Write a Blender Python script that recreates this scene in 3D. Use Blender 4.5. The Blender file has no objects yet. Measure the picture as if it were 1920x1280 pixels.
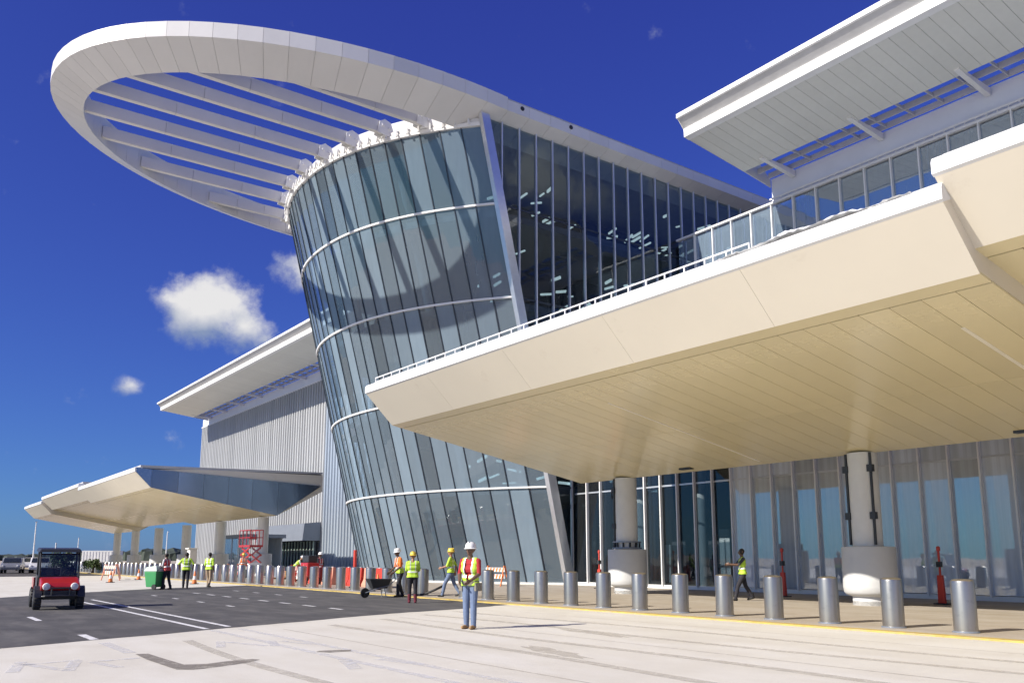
import bpy, bmesh, math, random
import numpy as np
from mathutils import Vector, Matrix
random.seed(7)
R = math.radians
scene = bpy.context.scene
C = scene.collection

# ------------------------------------------------------------------ camera
cam_d = bpy.data.cameras.new('camera'); cam = bpy.data.objects.new('camera', cam_d); C.objects.link(cam)
cam.location = (0, 0, 1.5)
cam.rotation_euler = (R(90) + math.atan(272/1600), 0, 0)
cam_d.sensor_width = 36; cam_d.lens = 36*1600/1920; cam_d.shift_y = 133/1920
cam_d.clip_start = .1; cam_d.clip_end = 20000
scene.camera = cam

# ------------------------------------------------------------------ light
ANG = R(36.2)
UX, UY = -math.sin(ANG), math.cos(ANG)           # along the terminal front, away from the camera
VX, VY = math.cos(ANG), math.sin(ANG)            # into the building
ROTZ = math.atan2(-UY, -UX)
SUN_EL = R(32)
sdu, sdv = -.12, .99                              # way the shadows fall, in (u, v)
shx, shy = sdu*UX + sdv*VX, sdu*UY + sdv*VY
n_ = math.hypot(shx, shy); shx /= n_; shy /= n_
sun_d = bpy.data.lights.new('sun', 'SUN'); sun = bpy.data.objects.new('sun', sun_d); C.objects.link(sun)
sun_d.energy = 5.0; sun_d.angle = R(.5); sun_d.color = (1, .93, .83)
sdir = Vector((shx*math.cos(SUN_EL), shy*math.cos(SUN_EL), -math.sin(SUN_EL)))
sun.rotation_euler = sdir.to_track_quat('-Z', 'Y').to_euler()
sun.location = (-60, -40, 60)

world = bpy.data.worlds.new('World'); scene.world = world; world.use_nodes = True
wn = world.node_tree.nodes; wl = world.node_tree.links; wn.clear()
def pix_dir(px, py):
    th = math.atan(272/1600); a = (px-960)/1600; b = (773-py)/1600
    return Vector((a, math.cos(th)-b*math.sin(th), math.sin(th)+b*math.cos(th))).normalized()
def build_sky():
    N = wn.new; L = wl.new
    out = N('ShaderNodeOutputWorld'); bg = N('ShaderNodeBackground'); bg.inputs['Strength'].default_value = .10
    sky = N('ShaderNodeTexSky'); sky.sky_type = 'NISHITA'; sky.sun_disc = False
    sky.sun_elevation = SUN_EL; sky.sun_rotation = math.atan2(-shx, -shy) % (2*math.pi)
    sky.air_density = 1.0; sky.dust_density = .25; sky.ozone_density = 6.0
    # the photograph's deep blue rendering of the sky, as one response curve per channel
    sp = N('ShaderNodeSeparateColor'); hs = N('ShaderNodeCombineColor'); L(sky.outputs[0], sp.inputs[0])
    for ch, (gain, gam) in enumerate(((.315, .80), (.305, 1.17), (1.20, .72))):
        pw = N('ShaderNodeMath'); pw.operation = 'POWER'; L(sp.outputs[ch], pw.inputs[0]); pw.inputs[1].default_value = gam
        ml = N('ShaderNodeMath'); ml.operation = 'MULTIPLY'; L(pw.outputs[0], ml.inputs[0]); ml.inputs[1].default_value = gain; L(ml.outputs[0], hs.inputs[ch])
    tc = N('ShaderNodeTexCoord')
    noi = N('ShaderNodeTexNoise'); noi.inputs['Scale'].default_value = 16; noi.inputs['Detail'].default_value = 12; noi.inputs['Roughness'].default_value = .6
    L(tc.outputs['Generated'], noi.inputs['Vector'])
    # cumulus scattered round the sky: (direction, radius, strength)
    cl = [(pix_dir(392, 578), .082, 1.0), (pix_dir(455, 612), .06, .75), (pix_dir(320, 560), .04, .7), (pix_dir(578, 520), .06, .62),
          (pix_dir(248, 722), .03, .62), (pix_dir(205, 862), .045, .42), (pix_dir(165, 858), .03, .34), (pix_dir(130, 735), .06, .30), (pix_dir(320, 820), .03, .3)]
    rr = random.Random(11)
    for i in range(15):
        az = R(55 + 250*(i+rr.random()*.7)/15); el = R(rr.uniform(3, 30))
        cl.append((Vector((math.sin(az)*math.cos(el), math.cos(az)*math.cos(el), math.sin(el))), rr.uniform(.06, .16), rr.uniform(.7, 1)))
    def blobs(shift):
        acc = None
        for d, r, s in cl:
            sub = N('ShaderNodeVectorMath'); sub.operation = 'SUBTRACT'; L(tc.outputs['Generated'], sub.inputs[0]); sub.inputs[1].default_value = d+Vector((0, 0, -r*shift))
            mul = N('ShaderNodeVectorMath'); mul.operation = 'MULTIPLY'; L(sub.outputs[0], mul.inputs[0]); mul.inputs[1].default_value = (1, 1, 1.3)
            ln = N('ShaderNodeVectorMath'); ln.operation = 'LENGTH'; L(mul.outputs[0], ln.inputs[0])
            mr = N('ShaderNodeMapRange'); mr.inputs['From Min'].default_value = 0; mr.inputs['From Max'].default_value = r
            mr.inputs['To Min'].default_value = s; mr.inputs['To Max'].default_value = 0; L(ln.outputs['Value'], mr.inputs['Value'])
            if acc is None: acc = mr.outputs[0]
            else:
                m = N('ShaderNodeMath'); m.operation = 'SMOOTH_MAX'; m.inputs[2].default_value = .12; L(acc, m.inputs[0]); L(mr.outputs[0], m.inputs[1]); acc = m.outputs[0]
        return acc
    acc = blobs(0); low = blobs(.45)
    # mask = smoothstep(acc*1.3 + noise - 1)
    nw = N('ShaderNodeMath'); nw.operation = 'MULTIPLY_ADD'; L(noi.outputs['Fac'], nw.inputs[0]); nw.inputs[1].default_value = 1.9; nw.inputs[2].default_value = -.45
    a1 = N('ShaderNodeMath'); a1.operation = 'MULTIPLY_ADD'; L(acc, a1.inputs[0]); a1.inputs[1].default_value = 1.25; L(nw.outputs[0], a1.inputs[2])
    ms = N('ShaderNodeMapRange'); ms.interpolation_type = 'SMOOTHSTEP'; L(a1.outputs[0], ms.inputs['Value'])
    ms.inputs['From Min'].default_value = .86; ms.inputs['From Max'].default_value = 1.42
    gate = N('ShaderNodeMath'); gate.operation = 'GREATER_THAN'; L(acc, gate.inputs[0]); gate.inputs[1].default_value = .05
    gm = N('ShaderNodeMath'); gm.operation = 'MULTIPLY'; L(ms.outputs[0], gm.inputs[0]); L(gate.outputs[0], gm.inputs[1])
    # cloud body: white, with grey shade painted on the undersides
    noi2 = N('ShaderNodeTexNoise'); noi2.inputs['Scale'].default_value = 26; noi2.inputs['Detail'].default_value = 6
    L(tc.outputs['Generated'], noi2.inputs['Vector'])
    df = N('ShaderNodeMath'); df.operation = 'SUBTRACT'; L(acc, df.inputs[0]); L(low, df.inputs[1])
    ad = N('ShaderNodeMath'); ad.operation = 'MULTIPLY_ADD'; L(noi2.outputs['Fac'], ad.inputs[0]); ad.inputs[1].default_value = .9; L(df.outputs[0], ad.inputs[2])
    cr = N('ShaderNodeMapRange'); L(ad.outputs[0], cr.inputs['Value']); cr.inputs['From Min'].default_value = .22; cr.inputs['From Max'].default_value = .82
    cc = N('ShaderNodeMix'); cc.data_type = 'RGBA'; L(cr.outputs[0], cc.inputs['Factor'])
    cc.inputs[6].default_value = (1.8, 2.3, 3.5, 1); cc.inputs[7].default_value = (5.7, 5.65, 5.7, 1)
    mx = N('ShaderNodeMix'); mx.data_type = 'RGBA'; L(gm.outputs[0], mx.inputs['Factor']); L(hs.outputs[0], mx.inputs[6]); L(cc.outputs[2], mx.inputs[7])
    L(mx.outputs[2], bg.inputs['Color']); L(bg.outputs[0], out.inputs['Surface'])
build_sky()
scene.view_settings.view_transform = 'Standard'; scene.view_settings.look = 'None'
scene.view_settings.gamma = 1; scene.view_settings.use_curve_mapping = False
scene.view_settings.exposure = .5
scene.cycles.max_bounces = 6; scene.cycles.diffuse_bounces = 3; scene.cycles.glossy_bounces = 3; scene.cycles.transparent_max_bounces = 8
world.cycles.sampling_method = 'MANUAL'; world.cycles.sample_map_resolution = 512

# ------------------------------------------------------------------ materials
M = {}
def nt(name):
    m = bpy.data.materials.new(name); m.use_nodes = True; M[name] = m
    n = m.node_tree.nodes; b = n['Principled BSDF']
    return m, n, m.node_tree.links, b
def mat(name, col, rough=.6, metal=0., var=.10, scale=1.5, bump=0., bscale=20., stretch=None, coat=0., spec=.5, obj_var=0., stain=None):
    m, n, l, b = nt(name)
    tc = n.new('ShaderNodeTexCoord'); vec = tc.outputs['Object']
    if stretch:
        mp = n.new('ShaderNodeMapping'); mp.inputs['Scale'].default_value = stretch; l.new(vec, mp.inputs['Vector']); vec = mp.outputs[0]
    no = n.new('ShaderNodeTexNoise'); no.inputs['Scale'].default_value = scale; no.inputs['Detail'].default_value = 7; no.inputs['Roughness'].default_value = .6
    l.new(vec, no.inputs['Vector'])
    mr = n.new('ShaderNodeMapRange'); l.new(no.outputs['Fac'], mr.inputs['Value']); mr.inputs['From Min'].default_value = .25; mr.inputs['From Max'].default_value = .75
    mr.inputs['To Min'].default_value = 1-var; mr.inputs['To Max'].default_value = 1+var
    fac = mr.outputs[0]
    if obj_var:
        oi = n.new('ShaderNodeObjectInfo'); r2 = n.new('ShaderNodeMapRange'); l.new(oi.outputs['Random'], r2.inputs['Value'])
        r2.inputs['To Min'].default_value = 1-obj_var; r2.inputs['To Max'].default_value = 1+obj_var
        mu = n.new('ShaderNodeMath'); mu.operation = 'MULTIPLY'; l.new(fac, mu.inputs[0]); l.new(r2.outputs[0], mu.inputs[1]); fac = mu.outputs[0]
    vm = n.new('ShaderNodeVectorMath'); vm.operation = 'SCALE'; vm.inputs[0].default_value = col; l.new(fac, vm.inputs['Scale'])
    colout = vm.outputs[0]
    if stain:
        scol, ssc, lo, hi = stain
        n3 = n.new('ShaderNodeTexNoise'); n3.inputs['Scale'].default_value = ssc; n3.inputs['Detail'].default_value = 8; n3.inputs['Roughness'].default_value = .68; l.new(tc.outputs['Object'], n3.inputs['Vector'])
        m3 = n.new('ShaderNodeMapRange'); l.new(n3.outputs['Fac'], m3.inputs['Value']); m3.inputs['From Min'].default_value = lo; m3.inputs['From Max'].default_value = hi
        mx = n.new('ShaderNodeMix'); mx.data_type = 'RGBA'; l.new(m3.outputs[0], mx.inputs['Factor']); l.new(colout, mx.inputs[6]); mx.inputs[7].default_value = (*scol, 1); colout = mx.outputs[2]
    l.new(colout, b.inputs['Base Color'])
    b.inputs['Roughness'].default_value = rough; b.inputs['Metallic'].default_value = metal; b.inputs['Coat Weight'].default_value = coat
    b.inputs['Coat Roughness'].default_value = .15; b.inputs['Specular IOR Level'].default_value = spec
    if rough > .12:
        m4 = n.new('ShaderNodeMapRange'); l.new(no.outputs['Fac'], m4.inputs['Value']); m4.inputs['To Min'].default_value = rough*.8; m4.inputs['To Max'].default_value = min(1, rough*1.2)
        l.new(m4.outputs[0], b.inputs['Roughness'])
    if bump:
        n2 = n.new('ShaderNodeTexNoise'); n2.inputs['Scale'].default_value = bscale; n2.inputs['Detail'].default_value = 5; l.new(vec, n2.inputs['Vector'])
        bp = n.new('ShaderNodeBump'); bp.inputs['Strength'].default_value = bump; bp.inputs['Distance'].default_value = .02
        l.new(n2.outputs['Fac'], bp.inputs['Height']); l.new(bp.outputs[0], b.inputs['Normal'])
    return m
def glass(name, tint, refl, film, filmcol, bump=.02, streak=.5, pv=.3):
    """coated curtain-wall glass: tinted see-through + mirror coat + a diffuse film that takes the sun"""
    m, n, l, b = nt(name); n.remove(b); out = n['Material Output']
    tr = n.new('ShaderNodeBsdfTransparent'); tr.inputs[0].default_value = (*tint, 1)
    gl = n.new('ShaderNodeBsdfGlossy'); gl.inputs['Color'].default_value = (.86, .93, 1, 1); gl.inputs['Roughness'].default_value = .015
    tc = n.new('ShaderNodeTexCoord'); oi = n.new('ShaderNodeObjectInfo')
    no = n.new('ShaderNodeTexNoise'); no.noise_dimensions = '4D'; no.inputs['Scale'].default_value = .55; no.inputs['Detail'].default_value = 2
    l.new(tc.outputs['Object'], no.inputs['Vector'])
    mw = n.new('ShaderNodeMath'); mw.operation = 'MULTIPLY'; l.new(oi.outputs['Random'], mw.inputs[0]); mw.inputs[1].default_value = 9; l.new(mw.outputs[0], no.inputs['W'])
    bp = n.new('ShaderNodeBump'); bp.inputs['Strength'].default_value = bump; bp.inputs['Distance'].default_value = .6; l.new(no.outputs['Fac'], bp.inputs['Height'])
    l.new(bp.outputs[0], gl.inputs['Normal'])
    fr = n.new('ShaderNodeFresnel'); fr.inputs['IOR'].default_value = 1.5
    mr = n.new('ShaderNodeMapRange'); l.new(fr.outputs[0], mr.inputs['Value']); mr.inputs['To Min'].default_value = refl; mr.inputs['To Max'].default_value = 1
    ge = n.new('ShaderNodeNewGeometry'); iv = n.new('ShaderNodeMath'); iv.operation = 'SUBTRACT'; iv.inputs[0].default_value = 1; l.new(ge.outputs['Backfacing'], iv.inputs[1])
    mf = n.new('ShaderNodeMath'); mf.operation = 'MULTIPLY'; l.new(mr.outputs[0], mf.inputs[0]); l.new(iv.outputs[0], mf.inputs[1])
    m1 = n.new('ShaderNodeMixShader'); l.new(mf.outputs[0], m1.inputs[0]); l.new(tr.outputs[0], m1.inputs[1]); l.new(gl.outputs[0], m1.inputs[2])
    df = n.new('ShaderNodeBsdfDiffuse'); df.inputs['Color'].default_value = (*filmcol, 1)
    # diffuse film streaked down the pane, a little different on each one
    mp = n.new('ShaderNodeMapping'); mp.inputs['Scale'].default_value = (5, 5, .12); l.new(tc.outputs['Object'], mp.inputs['Vector'])
    n2 = n.new('ShaderNodeTexNoise'); n2.inputs['Scale'].default_value = .8; n2.inputs['Detail'].default_value = 3; l.new(mp.outputs[0], n2.inputs['Vector'])
    a = n.new('ShaderNodeMapRange'); l.new(n2.outputs['Fac'], a.inputs['Value']); a.inputs['From Min'].default_value = .3; a.inputs['From Max'].default_value = .7
    a.inputs['To Min'].default_value = film*(1-streak); a.inputs['To Max'].default_value = film*(1+streak)
    r2 = n.new('ShaderNodeMapRange'); l.new(oi.outputs['Random'], r2.inputs['Value']); r2.inputs['To Min'].default_value = 1-pv; r2.inputs['To Max'].default_value = 1+pv
    mu = n.new('ShaderNodeMath'); mu.operation = 'MULTIPLY'; l.new(a.outputs[0], mu.inputs[0]); l.new(r2.outputs[0], mu.inputs[1])
    mo = n.new('ShaderNodeMath'); mo.operation = 'MULTIPLY'; l.new(mu.outputs[0], mo.inputs[0]); l.new(iv.outputs[0], mo.inputs[1]); mu = mo
    m2 = n.new('ShaderNodeMixShader'); l.new(mu.outputs[0], m2.inputs[0]); l.new(m1.outputs[0], m2.inputs[1]); l.new(df.outputs[0], m2.inputs[2])
    l.new(m2.outputs[0], out.inputs['Surface'])
    return m
mat('white_panel', (.68, .67, .65), .38, var=.04, scale=.5, obj_var=.03, spec=.5)
mat('white_trim', (.78, .78, .77), .4, var=.05, scale=2)
mat('ring_core', (.42, .42, .43), .8)
mat('cream_fascia', (.76, .70, .58), .45, var=.035, scale=.35, obj_var=.02, stain=((.55, .47, .37), .9, .62, .95))
mat('tan_soffit', (.78, .69, .43), .26, var=.05, scale=.5, obj_var=.045, coat=.35)
mat('soffit_back', (.10, .085, .06), .8)
mat('light_strip', (.85, .80, .66), .3)
mat('roof_soffit', (.68, .68, .63), .4, var=.05, scale=1.2, obj_var=.03)
mat('roof_grey', (.5, .5, .5), .5)
mat('shade_blue_wall', (.72, .76, .83), .5, var=.05, scale=.7)  # white wall with the blue of its shade put into the colour
mat('silver', (.72, .74, .78), .3, metal=.85, var=.06, scale=3)
mat('alu', (.70, .72, .76), .4, metal=.5, var=.05)
mat('dark_mullion', (.035, .045, .06), .35, metal=.3)
mat('mid_mullion', (.50, .53, .57), .35, metal=.5)
mat('clad', (.43, .44, .445), .42, metal=.15, var=.16, scale=.8, obj_var=.08, stretch=(1, 1, .12), stain=((.36, .37, .38), .25, .5, .8))
mat('clad_blue', (.42, .48, .55), .4, metal=.35, var=.1, scale=.8, obj_var=.08, stretch=(1, 1, .12))
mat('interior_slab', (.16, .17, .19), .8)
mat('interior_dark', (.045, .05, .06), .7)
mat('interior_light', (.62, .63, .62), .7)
mat('glow_dash', (.80, .84, .80), .5)
M['glow_dash'].node_tree.nodes['Principled BSDF'].inputs['Emission Color'].default_value = (.85, 1, .95, 1)
M['glow_dash'].node_tree.nodes['Principled BSDF'].inputs['Emission Strength'].default_value = .55  # added glow so the bars show as bright dashes through the side glass
mat('end_metal', (.30, .35, .44), .16, metal=.85, var=.05, scale=.4, obj_var=.25)
mat('column', (.68, .68, .66), .5, var=.06, scale=2)
mat('pedestal', (.56, .57, .57), .6, var=.06, scale=1.6, bump=.1)
mat('plinth', (.70, .69, .66), .7, var=.2, scale=9)
mat('black_rubber', (.018, .018, .02), .6, var=.2, scale=8)
mat('black_paint', (.03, .032, .035), .4)
mat('steel', (.42, .40, .37), .30, metal=.9, var=.09, scale=14, stretch=(1, 1, .03), obj_var=.08, stain=((.26, .24, .22), 5, .56, .9))
mat('yellow_paint', (.50, .37, .09), .7, var=.25, scale=4, stain=((.40, .33, .2), 2.5, .48, .7))
mat('red_paint', (.42, .022, .02), .3, coat=.5, var=.1)
mat('red_plastic', (.55, .05, .03), .5, var=.12)
mat('orange_plastic', (.72, .20, .05), .5, var=.12)
mat('salmon', (.72, .33, .22), .6, var=.15)
mat('white_plastic', (.75, .75, .73), .5)
mat('green_plastic', (.05, .30, .10), .45)
mat('pale_green', (.55, .68, .58), .5)
mat('dark_green', (.03, .06, .045), .6)
mat('grey_metal', (.24, .27, .32), .45, metal=.3, var=.08)
mat('wood', (.30, .17, .08), .7, var=.2, scale=6)
mat('skin', (.34, .18, .11), .55, var=.06, scale=6)
mat('skin_dark', (.13, .07, .045), .5, var=.06, scale=6)
mat('hair', (.015, .012, .01), .6)
mat('eye', (.02, .015, .012), .3)
mat('lime', (.48, .72, .06), .7, var=.10, scale=6, bump=.3, bscale=14)
mat('vest_orange', (.80, .20, .03), .7, var=.10, scale=6, bump=.3, bscale=14)
mat('vest_red', (.55, .07, .07), .7, var=.10, scale=6, bump=.3, bscale=14)
mat('reflect', (.70, .72, .70), .35, metal=.2)
mat('shirt_red', (.36, .015, .02), .8, bump=.3, bscale=16)
mat('shirt_dark', (.04, .045, .06), .8, bump=.3, bscale=16)
mat('shirt_white', (.66, .66, .64), .8, bump=.3, bscale=16)
mat('jeans', (.14, .19, .30), .85, var=.2, scale=7, bump=.3, bscale=18)
mat('trousers_dark', (.022, .022, .03), .85, bump=.3, bscale=18)
mat('trousers_maroon', (.12, .015, .03), .85, bump=.3, bscale=18)
mat('trousers_khaki', (.36, .27, .18), .85, bump=.3, bscale=18)
mat('boots_tan', (.36, .22, .10), .7)
mat('boots_black', (.02, .02, .02), .6)
mat('tool_belt', (.22, .20, .16), .8, var=.2, scale=20)
mat('helmet_white', (.82, .82, .8), .3)
mat('helmet_yellow', (.72, .55, .08), .3)
mat('leaf', (.07, .11, .035), .6, var=.3, scale=2)
mat('leaf_far', (.045, .06, .045), .8, var=.3, scale=.2)
mat('bark', (.12, .09, .07), .8)
mat('car_white', (.75, .75, .76), .25, coat=.6)
mat('car_grey', (.22, .23, .25), .25, coat=.6)
mat('car_glass', (.02, .025, .03), .08)
mat('head_lamp', (.8, .8, .78), .12)
mat('tarp', (.82, .83, .84), .4, var=.06, scale=4, bump=.4, bscale=6)
glass('tower_glass', (.60, .70, .76), .05, .42, (.27, .355, .43), bump=.004, streak=.04, pv=.55)
glass('side_glass', (.66, .72, .76), .02, .015, (.3, .34, .36), bump=.02)
glass('wing_glass', (.5, .6, .68), .42, .25, (.40, .54, .70), bump=.015, streak=.25)  # blue film tone paints in the sky these panes would reflect
glass('shop_glass', (.42, .52, .58), .36, .55, (.78, .85, .95), bump=.005, streak=.25)  # pale film paints in bright outdoor reflections, its streaks stand for curtains
glass('entry_glass', (.5, .56, .60), .01, .02, (.4, .45, .48), bump=.02)

def ground_mat(name, base, dark, light, sc, bump, marks=None, rough=.85):
    m, n, l, b = nt(name)
    g = n.new('ShaderNodeNewGeometry'); pos = g.outputs['Position']
    rot = n.new('ShaderNodeMapping'); rot.inputs['Rotation'].default_value = (0, 0, -ROTZ); l.new(pos, rot.inputs['Vector'])
    st = n.new('ShaderNodeMapping'); st.inputs['Scale'].default_value = (.35, 1, 1); l.new(rot.outputs[0], st.inputs['Vector'])
    n1 = n.new('ShaderNodeTexNoise'); n1.inputs['Scale'].default_value = sc; n1.inputs['Detail'].default_value = 9; n1.inputs['Roughness'].default_value = .65; l.new(rot.outputs[0], n1.inputs['Vector'])
    n2 = n.new('ShaderNodeTexNoise'); n2.inputs['Scale'].default_value = sc*2.2; n2.inputs['Detail'].default_value = 8; n2.inputs['Roughness'].default_value = .6; l.new(st.outputs[0], n2.inputs['Vector'])
    n3 = n.new('ShaderNodeTexNoise'); n3.inputs['Scale'].default_value = 60; n3.inputs['Detail'].default_value = 4; l.new(rot.outputs[0], n3.inputs['Vector'])
    r1 = n.new('ShaderNodeMapRange'); l.new(n1.outputs['Fac'], r1.inputs['Value']); r1.inputs['From Min'].default_value = .38; r1.inputs['From Max'].default_value = .72
    r2 = n.new('ShaderNodeMapRange'); l.new(n2.outputs['Fac'], r2.inputs['Value']); r2.inputs['From Min'].default_value = .45; r2.inputs['From Max'].default_value = .75
    x1 = n.new('ShaderNodeMix'); x1.data_type = 'RGBA'; l.new(r1.outputs[0], x1.inputs['Factor']); x1.inputs[6].default_value = (*base, 1); x1.inputs[7].default_value = (*dark, 1)
    x2 = n.new('ShaderNodeMix'); x2.data_type = 'RGBA'; l.new(r2.outputs[0], x2.inputs['Factor']); l.new(x1.outputs[2], x2.inputs[6]); x2.inputs[7].default_value = (*light, 1)
    m3 = n.new('ShaderNodeMapRange'); l.new(n3.outputs['Fac'], m3.inputs['Value']); m3.inputs['To Min'].default_value = .86; m3.inputs['To Max'].default_value = 1.14
    vm = n.new('ShaderNodeVectorMath'); vm.operation = 'SCALE'; l.new(x2.outputs[2], vm.inputs[0]); l.new(m3.outputs[0], vm.inputs['Scale'])
    l.new(vm.outputs[0], b.inputs['Base Color']); b.inputs['Roughness'].default_value = rough
    b.inputs['Specular IOR Level'].default_value = .25
    bp = n.new('ShaderNodeBump'); bp.inputs['Strength'].default_value = bump; bp.inputs['Distance'].default_value = .01; l.new(n3.outputs['Fac'], bp.inputs['Height']); l.new(bp.outputs[0], b.inputs['Normal'])
ground_mat('concrete', (.63, .605, .53), (.555, .525, .45), (.66, .64, .58), .5, .4)
ground_mat('asphalt', (.098, .096, .096), (.066, .065, .067), (.15, .145, .138), .7, .5)
ground_mat('asphalt_worn', (.085, .08, .078), (.06, .058, .058), (.12, .11, .10), .7, .5)
ground_mat('sidewalk', (.40, .35, .28), (.33, .28, .21), (.46, .42, .36), .6, .3)
ground_mat('sand', (.46, .41, .32), (.34, .30, .22), (.5, .46, .38), .03, .3)
def faded_paint(name, col, lo, hi):
    m, n, l, b = nt(name); out = n['Material Output']
    b.inputs['Base Color'].default_value = (*col, 1); b.inputs['Roughness'].default_value = .7
    tr = n.new('ShaderNodeBsdfTransparent'); g = n.new('ShaderNodeNewGeometry')
    no = n.new('ShaderNodeTexNoise'); no.inputs['Scale'].default_value = 5; no.inputs['Detail'].default_value = 9; no.inputs['Roughness'].default_value = .75; l.new(g.outputs['Position'], no.inputs['Vector'])
    mr = n.new('ShaderNodeMapRange'); l.new(no.outputs['Fac'], mr.inputs['Value']); mr.inputs['From Min'].default_value = lo; mr.inputs['From Max'].default_value = hi
    mx = n.new('ShaderNodeMixShader'); l.new(mr.outputs[0], mx.inputs[0]); l.new(b.outputs[0], mx.inputs[1]); l.new(tr.outputs[0], mx.inputs[2])
    l.new(mx.outputs[0], out.inputs['Surface'])
faded_paint('road_paint', (.72, .72, .72), .5, .72)
faded_paint('ghost_paint', (.70, .70, .71), .30, .62)
faded_paint('wet_stain', (.24, .215, .18), .38, .75)
faded_paint('dark_stain', (.54, .50, .42), .25, .70)

# ------------------------------------------------------------------ mesh helpers
BASE = {}
def fr(u, v, z=0.): return Vector((u*UX+v*VX, u*UY+v*VY, z))
def settag(o, label=None, cat=None, group=None, kind=None):
    if label: o['label'] = label
    if cat: o['category'] = cat
    if group: o['group'] = group
    if kind: o['kind'] = kind
    return o
def thing(name, u, v, label, cat, group=None, z=0.):
    """Empty at the base of a thing whose local axes run along the terminal front"""
    o = bpy.data.objects.new(name, None); C.objects.link(o); o.empty_display_size = .2
    o.location = fr(u, v, z); o.rotation_euler = (0, 0, ROTZ); BASE[o] = (u, v, z)
    return settag(o, label, cat, group)
def wthing(name, x, y, rz, label, cat, group=None, z=0.):
    """Empty in world coordinates; its parts are drawn in its own local coordinates"""
    o = bpy.data.objects.new(name, None); C.objects.link(o); o.empty_display_size = .2
    o.location = (x, y, z); o.rotation_euler = (0, 0, rz); BASE[o] = None
    return settag(o, label, cat, group)
class MB:
    def __init__(s): s.v = []; s.f = []
    def hexa(s, p):
        b = len(s.v); s.v += [tuple(q) for q in p]
        for f in ((0,3,2,1),(4,5,6,7),(0,1,5,4),(1,2,6,5),(2,3,7,6),(3,0,4,7)): s.f.append(tuple(b+i for i in f))
        return s
    def box(s, a0, a1, b0, b1, c0, c1):
        return s.hexa([(a0,b0,c0),(a1,b0,c0),(a1,b1,c0),(a0,b1,c0),(a0,b0,c1),(a1,b0,c1),(a1,b1,c1),(a0,b1,c1)])
    def plate(s, quad, off):
        """quad of 4 points thickened by vector off"""
        q = [Vector(p) for p in quad]; o = Vector(off)
        return s.hexa([*q, *[p+o for p in q]])
    def poly(s, pts, off):
        """n-gon thickened by vector off"""
        n = len(pts); b = len(s.v); o = Vector(off)
        s.v += [tuple(p) for p in pts] + [tuple(Vector(p)+o) for p in pts]
        s.f.append(tuple(range(b+n-1, b-1, -1))); s.f.append(tuple(range(b+n, b+2*n)))
        for i in range(n): j = (i+1) % n; s.f.append((b+i, b+j, b+n+j, b+n+i))
        return s
    def prism_u(s, prof, u0, u1):
        return s.poly([(u0, a, b) for a, b in prof], (u1-u0, 0, 0))
    def bar(s, p0, p1, w, h, up=(0,0,1)):
        p0 = Vector(p0); p1 = Vector(p1); d = (p1-p0).normalized(); upv = Vector(up)
        if abs(d.dot(upv)) > .98: upv = Vector((0, 1, 0))
        a = d.cross(upv).normalized()*w/2; b = a.cross(d).normalized()*h/2
        return s.hexa([p0-a-b, p0+a-b, p0+a+b, p0-a+b, p1-a-b, p1+a-b, p1+a+b, p1-a+b])
    def tube(s, pts, r, n=8, cap=True):
        pts = [Vector(p) for p in pts]; b = len(s.v); rs = r if isinstance(r, (list, tuple)) else [r]*len(pts)
        ref = None
        for i, p in enumerate(pts):
            d = (pts[min(i+1, len(pts)-1)]-pts[max(i-1, 0)]).normalized()
            if ref is None: ref = Vector((0,0,1)) if abs(d.z) < .9 else Vector((1,0,0))
            a = d.cross(ref).normalized(); c = a.cross(d).normalized()
            if i: pass
            for k in range(n):
                t = 2*math.pi*k/n; s.v.append(tuple(p+(a*math.cos(t)+c*math.sin(t))*rs[i]))
        for i in range(len(pts)-1):
            for k in range(n):
                j = (k+1) % n; s.f.append((b+i*n+k, b+i*n+j, b+(i+1)*n+j, b+(i+1)*n+k))
        if cap:
            s.f.append(tuple(b+k for k in range(n-1, -1, -1))); e = b+(len(pts)-1)*n; s.f.append(tuple(e+k for k in range(n)))
        return s
    def lathe(s, prof, cu=0., cv=0., n=24, axis='z', c2=0.):
        """prof: (radius, height) from bottom to top round an upright axis at (cu, cv)"""
        b = len(s.v)
        for r, h in prof:
            for k in range(n):
                t = 2*math.pi*k/n
                if axis == 'z': s.v.append((cu+r*math.cos(t), cv+r*math.sin(t), h))
                elif axis == 'y': s.v.append((cu+r*math.cos(t), h, cv+r*math.sin(t)))
                else: s.v.append((h, cu+r*math.cos(t), cv+r*math.sin(t)))
        for i in range(len(prof)-1):
            for k in range(n):
                j = (k+1) % n; s.f.append((b+i*n+k, b+i*n+j, b+(i+1)*n+j, b+(i+1)*n+k))
        s.f.append(tuple(b+k for k in range(n-1, -1, -1))); e = b+(len(prof)-1)*n; s.f.append(tuple(e+k for k in range(n)))
        return s
    def build(s, name, m, parent=None, smooth=False, recalc=True, bevel=0.):
        base = BASE.get(parent) if parent is not None else (0, 0, 0)
        root = parent
        while root is not None and root not in BASE: root = root.parent
        base = BASE[root] if root is not None else (0, 0, 0)
        me = bpy.data.meshes.new(name)
        if base is None: vs = s.v
        else:
            u0, v0, z0 = base; vs = [(-(a-u0), b-v0, c-z0) for a, b, c in s.v]
        me.from_pydata(vs, [], s.f); me.update()
        if recalc or bevel:
            bm = bmesh.new(); bm.from_mesh(me)
            if bevel:
                bmesh.ops.recalc_face_normals(bm, faces=bm.faces)
                bmesh.ops.bevel(bm, geom=[e for e in bm.edges if len(e.link_faces) == 2 and e.calc_face_angle(0) > .6], offset=bevel, segments=2, profile=.6, affect='EDGES')
            bmesh.ops.recalc_face_normals(bm, faces=bm.faces); bm.to_mesh(me); bm.free()
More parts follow.
